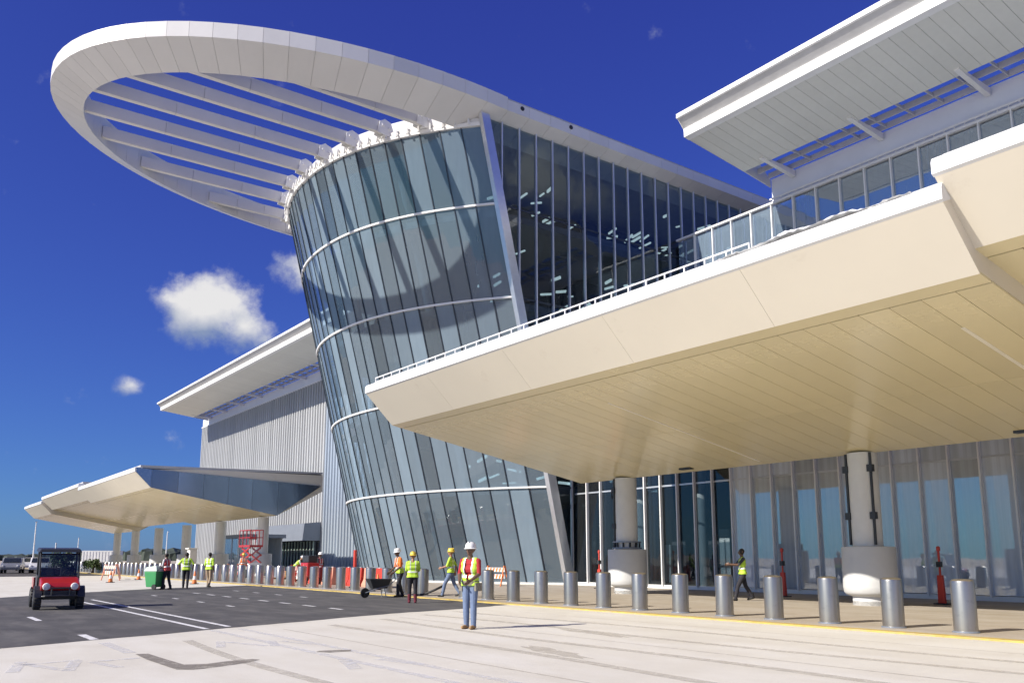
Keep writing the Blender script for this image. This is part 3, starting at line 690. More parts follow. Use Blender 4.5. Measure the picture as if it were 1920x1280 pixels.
# ================================================================== CANOPIES
FV, FZ = 14.55, 8.02
CP = dict(front=14.55, ztop=8.02, zf=7.72, fv=15.7, fz=6.6, rv=25.4, rz=4.82, bv=29.2, bz=6.9)
def canopy_section(can, u0, u1, dz, plank, near=True, rail=None, dv=0.):
    p = dict(CP)
    p['front'] += dv; p['fv'] += dv
    def z(x): return x+dz
    slope = (p['fz']-p['rz'])/(p['rv']-p['fv'])
    corep = [(p['front']+.08, z(7.95)), (p['front']+.1, z(p['zf']-.02)), (p['fv']+.05, z(p['fz']+.06)), (p['rv'], z(p['rz'])+.06), (p['bv'], z(p['bz'])+.06), (p['bv'], z(8.3)), (20, z(8.2))]
    MB().prism_u(corep, u0+.04, u1-.04).build('canopy_core', 'soffit_back', can)
    MB().prism_u([(p['front']+.35, z(8.22)), (p['bv'], z(8.5)), (p['bv'], z(8.35)), (p['front']+.35, z(8.0))], u0+.02, u1-.02).build('canopy_roof', 'roof_grey', can)
    # coping
    MB().prism_u([(p['front'], z(8.04)), (p['front']-.04, z(7.96)), (p['front']-.04, z(7.74)), (p['front']+.02, z(7.70)), (p['front']+.5, z(7.9)), (p['front']+.5, z(8.08))], u0-.02, u1+.02).build('coping', 'white_trim', can)
    # fascia panels
    n = max(1, round((u1-u0)/(4.5 if near else 7))); w = (u1-u0)/n
    d = Vector((0, p['fv']-p['front'], p['fz']-p['zf'])).normalized(); nrm = Vector((0, -d.z, d.y))*.05
    if nrm.y < 0: nrm = -nrm
    for k in range(n):
        a, b = u0+k*w+(.004 if k else 0), u0+(k+1)*w-(.004 if k < n-1 else 0)
        MB().plate([(a, p['front'], z(p['zf'])), (b, p['front'], z(p['zf'])), (b, p['fv'], z(p['fz'])), (a, p['fv'], z(p['fz']))], nrm).build('fascia_panel', 'cream_fascia', can)
    # edge strip
    vs = p['fv']+.42
    MB().prism_u([(p['fv']+.01, z(p['fz'])), (vs, z(p['fz']-slope*.42)), (vs, z(p['fz']-slope*.42+.05)), (p['fv']+.01, z(p['fz'])+.05)], u0, u1).build('edge_strip', 'tan_soffit', can)
    # soffit planks in two runs
    n = max(1, round((u1-u0)/plank)); w = (u1-u0)/n; v0 = vs+.045; vm = 21.0; z0 = z(p['fz']-slope*(v0-p['fv'])); zm = z(p['fz']-slope*(vm-p['fv']))
    lights = [k for k in range(n) if near and (int((u0+(k+1)*w+2.9)/11) != int((u0+k*w+2.9)/11))]
    def pl(a, b, va_, za, vb, zb):
        return MB().prism_u([(va_, za), (va_, za+.04), (vb, zb+.04), (vb, zb)], a, b).build('soffit_plank', 'tan_soffit', can)
    g = .007 if near else .012
    r1 = pl(u0+g, u0+w-g, v0, z0, vm-g, zm+slope*g); r2 = pl(u0+g, u0+w-g, vm+g, zm-slope*g, p['rv']-.004, z(p['rz']))
    r3 = MB().prism_u([(p['rv']+.004, z(p['rz'])), (p['rv']+.004, z(p['rz'])+.04), (p['bv'], z(p['bz'])+.04), (p['bv'], z(p['bz']))], u0+g, u0+w-g).build('soffit_plank', 'tan_soffit', can)
    for k in range(1, n):
        for r_ in (r1, r2, r3): inst(r_, du=k*w)
    for k in lights:
        uu = u0+(k+1)*w
        MB().prism_u([(v0+1.6, z0-slope*1.6-.012), (v0+1.6, z0-slope*1.6+.02), (25.0, z(p['rz'])+.07+.02), (25.0, z(p['rz'])+.07-.012)], uu-.045, uu+.045).build('light_strip', 'light_strip', can)
    for ue, sg in ((u0, 1), (u1, -1)):
        MB().poly([(ue+sg*.002, a, b) for a, b in [(p['front']+.06, z(7.9)), (p['front']+.06, z(p['zf'])), (p['fv']+.03, z(p['fz'])+.045), (p['rv'], z(p['rz'])+.045), (p['bv'], z(p['bz'])+.045), (p['bv'], z(8.25)), (20, z(8.15))]], (sg*.035, 0, 0)).build('end_cap', 'cream_fascia', can)
    if rail:
        L0, L1 = rail, u1-.2; pv = p['front']+.30
        ref = MB().box(L0, L0+.03, pv-.015, pv+.015, z(8.05), z(8.34)).build('rail_post', 'white_trim', can)
        m_ = int((L1-L0)/(.62 if near else 2))
        for k in range(1, m_+1): inst(ref, du=k*(L1-L0)/m_)
        MB().tube([(L0, pv, z(8.35)), (L1+.03, pv, z(8.35))], .022, 6).build('top_rail', 'white_trim', can)
        MB().tube([(L0, pv, z(8.2)), (L1+.03, pv, z(8.2))], .014, 6).build('mid_rail', 'white_trim', can)
def canopy_column(can, u, v=25.4, detail=0, ztop=4.83):
    col = MB().lathe([(.46, .4), (.46, ztop)], u, v, 36).build('column', 'column', can, smooth=True)
    MB().lathe([(.56, .03), (.56, .30), (.62, .32), (.74, .37), (.80, .44), (.82, .60), (.81, 1.80), (.79, 1.84), (.45, 1.86)], u, v, 40).build('pedestal', 'pedestal', col, smooth=True)
    if detail:
        MB().lathe([(.50, .031), (.56, .035), (.56, .16), (.50, .17)], u, v, 40).build('foot_ring', 'plinth', col, smooth=True)
        for t in ((-2.6, -.62) if detail == 2 else (-.9,)):
            cu, cv = u+.50*math.cos(t), v+.50*math.sin(t)
            MB().tube([(cu, cv, 1.9), (cu, cv, ztop-.02)], .045, 8).build('conduit', 'black_paint', col, smooth=True)
            for zz in (2.7, 4.2): MB().box(cu-.09, cu+.09, cv-.09, cv+.07, zz, zz+.22).build('conduit_clip', 'black_paint', col)
        if detail == 1:
            MB().lathe([(.43, 1.87), (.62, 1.87), (.62, 1.93), (.43, 1.93)], u, v, 32).build('flange', 'grey_metal', col, smooth=True)
            MB().lathe([(.43, 2.12), (.60, 2.12), (.60, 2.18), (.43, 2.18)], u, v, 32).build('flange', 'grey_metal', col, smooth=True)
            for k in range(12):
                t = 2*math.pi*k/12; MB().box(u+.54*math.cos(t)-.03, u+.54*math.cos(t)+.03, v+.54*math.sin(t)-.03, v+.54*math.sin(t)+.03, 1.93, 2.12).build('bolt', 'black_paint', col)
            MB().tube([(u+.46, v-.1, 4.7), (u+.62, v-.25, 4.3), (u+.5, v-.35, 3.95), (u+.40, v-.3, 4.3)], .025, 6).build('hanging_cable', 'black_rubber', col, smooth=True)
    return col
can1 = thing('entrance_canopy', 18, 22, 'near cream canopy with tan plank soffit over the bollard lined sidewalk', 'canopy')
canopy_section(can1, 7.0, 29.4, 0., .68, rail=11.4)
canopy_column(can1, 26.5, detail=1); canopy_column(can1, 15.5, detail=2)
for (a, b) in ((22.6, 24.9), (10.3, 24.9)): MB().box(a-.28, a+.28, b-.12, b+.12, 4.86, 4.93).build('soffit_vent', 'black_paint', can1)
can3 = thing('raised_canopy', -2, 22, 'raised cream canopy section at the right edge of the photo', 'canopy')
canopy_section(can3, -16, 7.06, .46, .68, dv=-.10)
canopy_column(can3, 4.5, detail=2, ztop=5.3); canopy_column(can3, -6.5, detail=2, ztop=5.3)
can2 = thing('entrance_canopy', 96, 22, 'distant tan soffit canopy on round columns left of the tower', 'canopy')
canopy_section(can2, 66.6, 89.0, 0., 1.4, near=False)
canopy_section(can2, 89.02, 111.8, .35, 1.9, near=False)
canopy_section(can2, 111.82, 126, -.1, 2.4, near=False)
# shaded end wall of the far canopy: smooth metal closing panels
EV = [14.6, 15.7, 17.6, 19.5, 21.4, 23.3, 25.4, 27.2, 29.0]
def e_top(v): return 8.0-(v-14.6)*.045
def e_bot(v): return 7.7-(v-14.6) if v < 15.7 else 6.6-(v-15.7)*(1.78/9.7) if v <= 25.4 else 4.82+(v-25.4)*.69
for k in range(len(EV)-1):
    a, b = EV[k]+.008, EV[k+1]-.008
    MB().poly([(66.56, a, e_bot(a)), (66.56, b, e_bot(b)), (66.56, b, e_top(b)), (66.56, a, e_top(a))], (-.05, 0, 0)).build('end_panel', 'end_metal', can2)
for u in (69.5, 80.5, 91.5, 102.5, 113.5, 123.5): canopy_column(can2, u, ztop=4.8)
# bunched protective sheet on the near coping
rt = random.Random(21)
def sheet_cover(u0, u1, hmax):
    nx, ny = 44, 7; mb = MB()
    for i in range(nx+1):
        u = u0+(u1-u0)*i/nx; e = min(1, min(i, nx-i)/4)
        for j in range(ny+1):
            t = j/ny; v = 14.62+t*.55
            mb.v.append((u, v+rt.uniform(-.02, .02), 8.09+e*hmax*math.sin(math.pi*min(1, t+.12))*(.5+.5*math.sin(u*3.1+1)*math.sin(u*1.3))+rt.uniform(0, .05)))
    for i in range(nx):
        for j in range(ny):
            a = i*(ny+1)+j; mb.f.append((a, a+ny+1, a+ny+2, a+1))
    return mb
o = sheet_cover(7.6, 12.2, .2).build('protective_sheet', 'tarp', smooth=False, recalc=False)
settag(o, 'crumpled white protective sheet bunched on the coping of the near canopy', 'sheet')

# ================================================================== BOLLARDS
bol = thing('bollard', 8.8, 17.7, 'x', 'bollard')
MB().lathe([(.225, .03), (.225, 1.0), (.218, 1.04), (.19, 1.065), (.10, 1.08), (.002, 1.083)], 8.8, 17.7, 32).build('sleeve', 'steel', bol, smooth=True)
MB().lathe([(.255, .03), (.255, .05), (.228, .062)], 8.8, 17.7, 32).build('base_ring', 'grey_metal', bol, smooth=True)
farb = thing('bollard', 8.8, 17.7, 'x', 'bollard')
MB().lathe([(.225, .03), (.225, 1.0), (.19, 1.065), (.002, 1.083)], 8.8, 17.7, 16).build('sleeve', 'steel', farb, smooth=True)
MB().lathe([(.255, .03), (.255, .055), (.228, .062)], 8.8, 17.7, 16).build('base_ring', 'grey_metal', farb, smooth=True)
ORD = ['first', 'second', 'third', 'fourth', 'fifth', 'sixth', 'seventh', 'eighth', 'ninth', 'tenth', 'eleventh', 'twelfth', 'thirteenth', 'fourteenth', 'fifteenth', 'sixteenth', 'seventeenth', 'eighteenth', 'nineteenth', 'twentieth']
ORD += ['twenty-'+w for w in ORD[:9]]+['thirtieth', 'thirty-first', 'thirty-second']
used1 = used2 = False
nb = 0
for k in range(66):
    u = 8.8+1.53*k
    if k == 13: continue                        # gap by the walking worker
    if k < 24: o = bol if not used1 else copy_tree(bol); used1 = True
    else: o = farb if not used2 else copy_tree(farb); used2 = True
    o.location = fr(u, 17.7+random.uniform(-.02, .02)); o.rotation_euler = (random.uniform(-.006, .006), random.uniform(-.006, .006), ROTZ+random.uniform(0, 6))
    if k < 12:
        o['label'] = 'stainless steel bollard, %s from the right edge along the yellow kerb' % ORD[k]; o['group'] = 'steel bollards along the kerb'
    elif k == 12:
        o['label'] = 'steel bollard just right of the gap where a worker walks through'; o['group'] = 'steel bollards along the kerb'
    elif k < 46:
        o['label'] = 'steel bollard, %s beyond the gap where a worker walks through' % ORD[k-14]; o['group'] = 'steel bollards along the kerb'
    else:
        o['label'] = 'tiny pale bollard, %s from the far left end of the kerb row' % ORD[65-k]; o['group'] = 'steel bollards along the kerb'

# ================================================================== PEOPLE
def capsule(mb, p0, r0, p1, r1, n=10):
    p0 = Vector(p0); p1 = Vector(p1); d = p1-p0; L = d.length
    if L < 1e-5: d = Vector((0, 0, 1)); p1 = p0+d*1e-4
    d.normalize(); ref = Vector((0, 0, 1)) if abs(d.z) < .9 else Vector((1, 0, 0))
    a = d.cross(ref).normalized(); c = a.cross(d).normalized(); b = len(mb.v); rings = []
    for t in (-90, -60, -30, 0): rings.append((p0+d*r0*math.sin(R(t)), r0*max(math.cos(R(t)), .02)))
    for t in (0, 30, 60, 90): rings.append((p1+d*r1*math.sin(R(t)), r1*max(math.cos(R(t)), .02)))
    for q, r in rings:
        for k in range(n):
            t = 2*math.pi*k/n; mb.v.append(tuple(q+(a*math.cos(t)+c*math.sin(t))*r))
    for i in range(len(rings)-1):
        for k in range(n):
            j = (k+1) % n; mb.f.append((b+i*n+k, b+i*n+j, b+(i+1)*n+j, b+(i+1)*n+k))
    mb.f.append(tuple(b+k for k in range(n-1, -1, -1))); e = b+(len(rings)-1)*n; mb.f.append(tuple(e+k for k in range(n)))
def remesh(caps, voxel, name):
    mb = MB()
    for (a, ra, b, rb_, lab) in caps: capsule(mb, a, ra, b, rb_)
    me = bpy.data.meshes.new(name); me.from_pydata(mb.v, [], mb.f); me.update()
    bm = bmesh.new(); bm.from_mesh(me); bmesh.ops.recalc_face_normals(bm, faces=bm.faces); bm.to_mesh(me); bm.free()
    o = bpy.data.objects.new(name, me); C.objects.link(o)
    m = o.modifiers.new('r', 'REMESH'); m.mode = 'VOXEL'; m.voxel_size = voxel; m.use_smooth_shade = True
    s = o.modifiers.new('s', 'SMOOTH'); s.iterations = 3; s.factor = .5
    dg = bpy.context.evaluated_depsgraph_get(); me2 = bpy.data.meshes.new_from_object(o.evaluated_get(dg))
    bpy.data.objects.remove(o); bpy.data.meshes.remove(me)
    me2.name = name
    return me2
def label_faces(me, caps, mats):
    n = len(me.polygons); c = np.zeros(n*3); me.polygons.foreach_get('center', c); c = c.reshape(-1, 3)
    best = np.full(n, 1e9); idx = np.zeros(n, int); labs = list(mats)
    for (a, ra, b, rb_, lab) in caps:
        a = np.array(a, float); b = np.array(b, float); d = b-a; L2 = max(d@d, 1e-9)
        t = np.clip(((c-a)@d)/L2, 0, 1); q = a+t[:, None]*d; dist = np.linalg.norm(c-q, axis=1)-(ra+(rb_-ra)*t)
        k = dist < best; best[k] = dist[k]; idx[k] = labs.index(lab)
    me.materials.clear()
    for l in labs: me.materials.append(M[mats[l]])
    me.polygons.foreach_set('material_index', idx.astype(np.int32)); me.update()
def person(x, y, heading, H, label, pose='stand', z=0., skin='skin', shirt='shirt_dark', legs='jeans', lower=None, boots='boots_black', vest='lime', vest2=None, helmet=None, belt=None, voxel=.013, open_=.02, arms=None, lean=0., group='construction workers'):
    """faces +x locally; y is the person's left"""
    t = wthing('person', x, y, heading, label, 'person', group, z)
    k = H/1.78
    J = {}
    st = {'stand': (.04, -.03), 'walk': (.30, -.32), 'step': (.12, -.16)}[pose]
    hipz = .91 if pose == 'stand' else .885 if pose == 'walk' else .90
    caps = []
    def tilt(p):      # lean of the upper body about the hips
        px, py, pz = p; dz = pz-hipz; return (px*math.cos(lean)+dz*math.sin(lean), py, hipz-px*math.sin(lean)+dz*math.cos(lean))
    S = lambda p: tuple(q*k for q in p)
    def add(p0, r0, p1, r1, lab, up=False):
        if up: p0, p1 = tilt(p0), tilt(p1)
        caps.append((S(p0), r0*k, S(p1), r1*k, lab))
    # legs
    for sd, sx in ((1, st[0]), (-1, st[1])):
        hip = (0, .09*sd, hipz)
        ank = (sx, .105*sd, .09 if not (pose == 'walk' and sx < 0) else .15)
        kn = (sx*.5+(.055 if pose != 'stand' else .012), .10*sd, .50)
        add(hip, .103, kn, .072, 'legs')
        mid = tuple(kn[i]+(ank[i]-kn[i])*.42 for i in range(3))
        low = 'lower' if lower else 'legs'
        add(kn, .071, mid, .070, 'legs'); add(mid, .070, ank, .058, low)
        hd = .0 if ank[2] < .1 else -.05
        add((ank[0]-.03, ank[1], ank[2]-.035), .05, (ank[0]+.15, ank[1]+.015*sd, ank[2]-.045+hd), .036, 'boots')
        add((ank[0]-.01, ank[1], ank[2]-.01), .052, (ank[0], ank[1], ank[2]+.09), .054, 'boots')
    # trunk
    add((0, -.075, .955), .105, (0, .075, .955), .105, 'legs', True)
    add((0, -.06, 1.06), .10, (0, .06, 1.06), .10, 'shirt', True)
    add((.01, -.085, 1.25), .105, (.01, .085, 1.25), .105, 'shirt', True)
    add((-.005, -.115, 1.36), .085, (-.005, .115, 1.36), .085, 'shirt', True)
    add((0, -.165, 1.43), .058, (0, .165, 1.43), .058, 'shirt', True)
    add((-.005, 0, 1.44), .06, (.012, 0, 1.55), .053, 'skin', True)
    # head
    add((.01, 0, 1.655), .092, (.0, 0, 1.685), .098, 'hair' if not helmet else 'skin', True)
    add((.045, 0, 1.66), .072, (.05, 0, 1.60), .055, 'skin', True)
    add((.075, 0, 1.575), .026, (.06, 0, 1.58), .035, 'skin', True)
    add((.105, 0, 1.66), .012, (.128, 0, 1.625), .016, 'skin', True)
    add((.10, -.02, 1.593), .011, (.10, .02, 1.593), .011, 'lip', True)
    for sd in (1, -1):
        add((.105, .033*sd, 1.668), .0135, (.106, .034*sd, 1.668), .0135, 'eye', True)
        add((.10, .02*sd, 1.692), .011, (.096, .05*sd, 1.69), .009, 'hair', True)
        add((.0, .094*sd, 1.64), .016, (-.008, .1*sd, 1.68), .018, 'skin', True)
    # arms: (elbow, wrist) offsets
    ar = arms or {1: ((-.03, .05, -.29), (.10, .04, -.52)), -1: ((-.05, .05, -.29), (.04, .05, -.54))}
    for sd in (1, -1):
        (ex, ey, ez), (wx, wy, wz) = ar[sd]
        sh = tilt((0, .19*sd, 1.42)); el = (sh[0]+ex, sh[1]+ey*sd, sh[2]+ez); wr = (sh[0]+wx, sh[1]+wy*sd, sh[2]+wz)
        caps.append((S(sh), .062*k, S(el), .046*k, 'shirt')); caps.append((S(el), .045*k, S(wr), .032*k, 'skin'))
        d = (Vector(wr)-Vector(el)).normalized(); side = Vector((0, 1, 0)); fw = d.cross(side)
        if fw.length < .2: side = Vector((0, 0, 1)); fw = d.cross(side)
        fw.normalize(); lat = fw.cross(d).normalized() if False else fw
        w = Vector(wr)
        caps.append((S(w+d*.02), .026*k, S(w+d*.075+lat*.02), .022*k, 'skin')); caps.append((S(w+d*.02), .024*k, S(w+d*.08-lat*.02), .021*k, 'skin'))
        curl = side*(-.018*sd)
        for q, (o_, ln) in enumerate(((.033, .066), (.011, .078), (-.011, .072), (-.032, .056))):
            b0 = w+d*.085+lat*o_; b1 = b0+d*ln*.5+curl*.4; b2 = b1+d*ln*.45+curl
            caps.append((S(b0), .0105*k, S(b1), .0098*k, 'skin')); caps.append((S(b1), .0098*k, S(b2), .0085*k, 'skin'))
        t0 = w+d*.03+lat*.028; t1 = t0+d*.03+lat*.03; t2 = t1+d*.035+curl*.5
        caps.append((S(t0), .013*k, S(t1), .012*k, 'skin')); caps.append((S(t1), .012*k, S(t2), .0095*k, 'skin'))
    mats = {'skin': skin, 'hair': 'hair', 'eye': 'eye', 'lip': 'shirt_red' if False else skin, 'shirt': shirt, 'legs': legs, 'lower': lower or legs, 'boots': boots}
    me = remesh(caps, voxel, 'body'); label_faces(me, caps, mats)
    o = bpy.data.objects.new('body', me); C.objects.link(o); o.parent = t
    # ground contact
    mz = min(v.co.z for v in me.vertices); o.location.z = -mz
    if vest:
        vc = []
        def va_(p0, r0, p1, r1, lab): vc.append((S(tilt(p0)), r0*k, S(tilt(p1)), r1*k, lab))
        va_((0, -.085, .93), .135, (0, .085, .93), .135, 'b'); va_((.005, -.075, 1.06), .125, (.005, .075, 1.06), .125, 'a')
        va_((.012, -.09, 1.25), .128, (.012, .09, 1.25), .128, 'a'); va_((0, -.115, 1.36), .105, (0, .115, 1.36), .105, 'a')
        va_((0, -.13, 1.435), .068, (0, .13, 1.435), .068, 'a')
        ve = remesh(vc, voxel*1.2, 'vest')
        bm = bmesh.new(); bm.from_mesh(ve); bm.faces.ensure_lookup_table()
        up = Vector((math.sin(lean), 0, math.cos(lean))); hp = Vector((0, 0, hipz*k))
        kill = []
        for f in bm.faces:
            c = f.calc_center_median(); h = (c-hp).dot(up)/k+hipz
            fx = c.x/k-math.sin(lean)*(h-hipz)
            if h < .90 or (h > 1.43 and abs(c.y) < .062*k) or (fx > .05 and abs(c.y) < open_*k*(1 if h > 1.13 else .3)): kill.append(f)
        bmesh.ops.delete(bm, geom=kill, context='FACES')
        bm.to_mesh(ve); bm.free()
        ve.materials.clear()
        for q in (vest, 'reflect', vest2 or vest): ve.materials.append(M[q])
        for p in ve.polygons:
            h = (p.center-hp).dot(up)/k+hipz
            sidebar = abs(abs(p.center.y)/k-.09) < .022 and h > 1.14
            p.material_index = 1 if (abs(h-1.10) < .025 or sidebar) else 2 if h < 1.08 else 0
        vo = bpy.data.objects.new('vest', ve); C.objects.link(vo); vo.parent = t; vo.location.z = -mz
        so = vo.modifiers.new('thick', 'SOLIDIFY'); so.thickness = .006
    if helmet:
        hm = MB(); c = Vector(S(tilt((.0, 0, 1.69))))
        hm.lathe([(.104*k, -.005*k), (.150*k, -.012*k), (.152*k, -.004*k), (.124*k, .008*k), (.123*k, .04*k), (.112*k, .085*k), (.085*k, .118*k), (.045*k, .136*k), (.002, .141*k)], 0, 0, 24)
        hm.bar((-.10*k, 0, .095*k), (.10*k, 0, .095*k), .03*k, .09*k)
        rot = Matrix.Rotation(lean, 3, 'Y')
        hm.v = [tuple(rot @ Vector((a*1.08, b*.92, z_))+c) for a, b, z_ in hm.v]
        ho = hm.build('hard_hat', helmet, t, smooth=True); ho.location.z = -mz
    if belt:
        bb = MB(); c = S((0, 0, .965))
        n = 20; ring = []
        for q in range(n):
            a = 2*math.pi*q/n; ring.append((math.cos(a), math.sin(a)))
        for zz, rr in ((-.05, 1.0), (.04, 1.0)):
            for ca, sa in ring: bb.v.append((ca*.150*k, sa*.205*k, c[2]+zz*k))
        for q in range(n):
            j = (q+1) % n; bb.f.append((q, j, n+j, n+q))
        for a in (70, 110, 250, 290, 180):
            ca, sa = math.cos(R(a)), math.sin(R(a)); bb.box(ca*.15*k-.05, ca*.15*k+.05, sa*.20*k-.04, sa*.20*k+.04, c[2]-.17, c[2]-.0)
        bo = bb.build('tool_belt', belt, t); bo.location.z = -mz
    return t
H_AWAY = lambda x, y: math.atan2(y, x)           # facing away from the camera
person(-.9, 18.8, R(243), 1.80, 'worker in white hard hat, red shirt, lime vest, jeans and tool belt standing in front', skin='skin_dark', shirt='shirt_red', legs='jeans', boots='boots_tan', vest='lime', helmet='helmet_white', belt='tool_belt', voxel=.009, open_=.075,
       arms={1: ((.05, .05, -.27), (.22, -.05, -.40)), -1: ((.03, .06, -.28), (.20, -.04, -.42))})
person(-3.35, 29.3, R(100), 1.68, 'worker in closed lime vest and dark maroon trousers seen from behind', shirt='lime', legs='trousers_dark', lower='trousers_maroon', boots='trousers_maroon', vest='lime', helmet='helmet_yellow',
       arms={1: ((.06, .04, -.26), (.24, -.06, -.34)), -1: ((.06, .05, -.26), (.24, -.06, -.34))})
person(-4.35, 33.75, R(212), 1.84, 'worker in orange and lime vest and white hard hat pushing a dark wheelbarrow', pose='step', z=.0, skin='skin_dark', shirt='vest_orange', legs='trousers_dark', vest='vest_orange', vest2='lime', helmet='helmet_white', lean=.16,
       arms={1: ((.02, .03, -.29), (.26, .0, -.49)), -1: ((.02, .03, -.29), (.26, .0, -.49))})
person(-2.35, 33.4, R(170), 1.80, 'worker in yellow hard hat and lime vest walking between the bollards', pose='walk', z=.03, shirt='lime', legs='jeans', vest='lime', helmet='helmet_yellow',
       arms={1: ((.10, .04, -.27), (.30, .0, -.33)), -1: ((-.14, .05, -.24), (-.12, .06, -.48))})
person(8.05, 30.3, R(178), 1.80, 'bareheaded worker in lime vest and black trousers walking under the canopy', pose='walk', z=.03, skin='skin_dark', shirt='shirt_dark', legs='trousers_dark', vest='lime',
       arms={1: ((.18, .02, -.20), (.44, -.02, -.18)), -1: ((.17, .04, -.20), (.42, .0, -.20))})
person(-16.3, 43.4, R(105), 1.78, 'worker in lime vest and black trousers walking away, left of the pair', pose='step', shirt='lime', legs='trousers_dark', vest='lime', skin='skin_dark',
       arms={1: ((-.03, .16, -.22), (.06, .12, -.46)), -1: ((-.03, .16, -.22), (.06, .12, -.46))})
person(-15.7, 45.0, R(80), 1.78, 'worker in lime vest and khaki trousers walking away, right of the pair', pose='step', shirt='lime', legs='trousers_khaki', boots='boots_black', vest='lime', skin='skin_dark')
person(-16.6, 41.8, R(160), 1.74, 'worker in red vest and white shirt pushing the green cart', pose='step', shirt='shirt_white', legs='trousers_dark', vest='vest_red', skin='skin_dark', lean=.12,
       arms={1: ((.06, .03, -.27), (.36, .0, -.36)), -1: ((.06, .03, -.27), (.36, .0, -.36))})
pz = fr(53.0, 21.5)
person(pz.x, pz.y, R(20), 1.74, 'worker in lime vest bending behind the bollards by the service gate', pose='step', z=.03, shirt='shirt_white', legs='trousers_khaki', vest='lime', helmet='helmet_white', lean=.7,
       arms={1: ((.12, .0, -.26), (.24, .0, -.48)), -1: ((.12, .0, -.26), (.24, .0, -.48))})

pz = fr(47.8, 21.0)
person(pz.x, pz.y, R(150), 1.76, 'worker in red vest behind the bollards beside the compressor', pose='stand', z=.03, shirt='shirt_dark', legs='trousers_dark', vest='vest_red', helmet='helmet_white', skin='skin_dark')
pz = fr(60.5, 20.8)
person(pz.x, pz.y, R(-60), 1.76, 'worker in orange vest and yellow hard hat near the scissor lift', pose='step', z=.03, shirt='shirt_white', legs='jeans', vest='vest_orange', helmet='helmet_yellow')
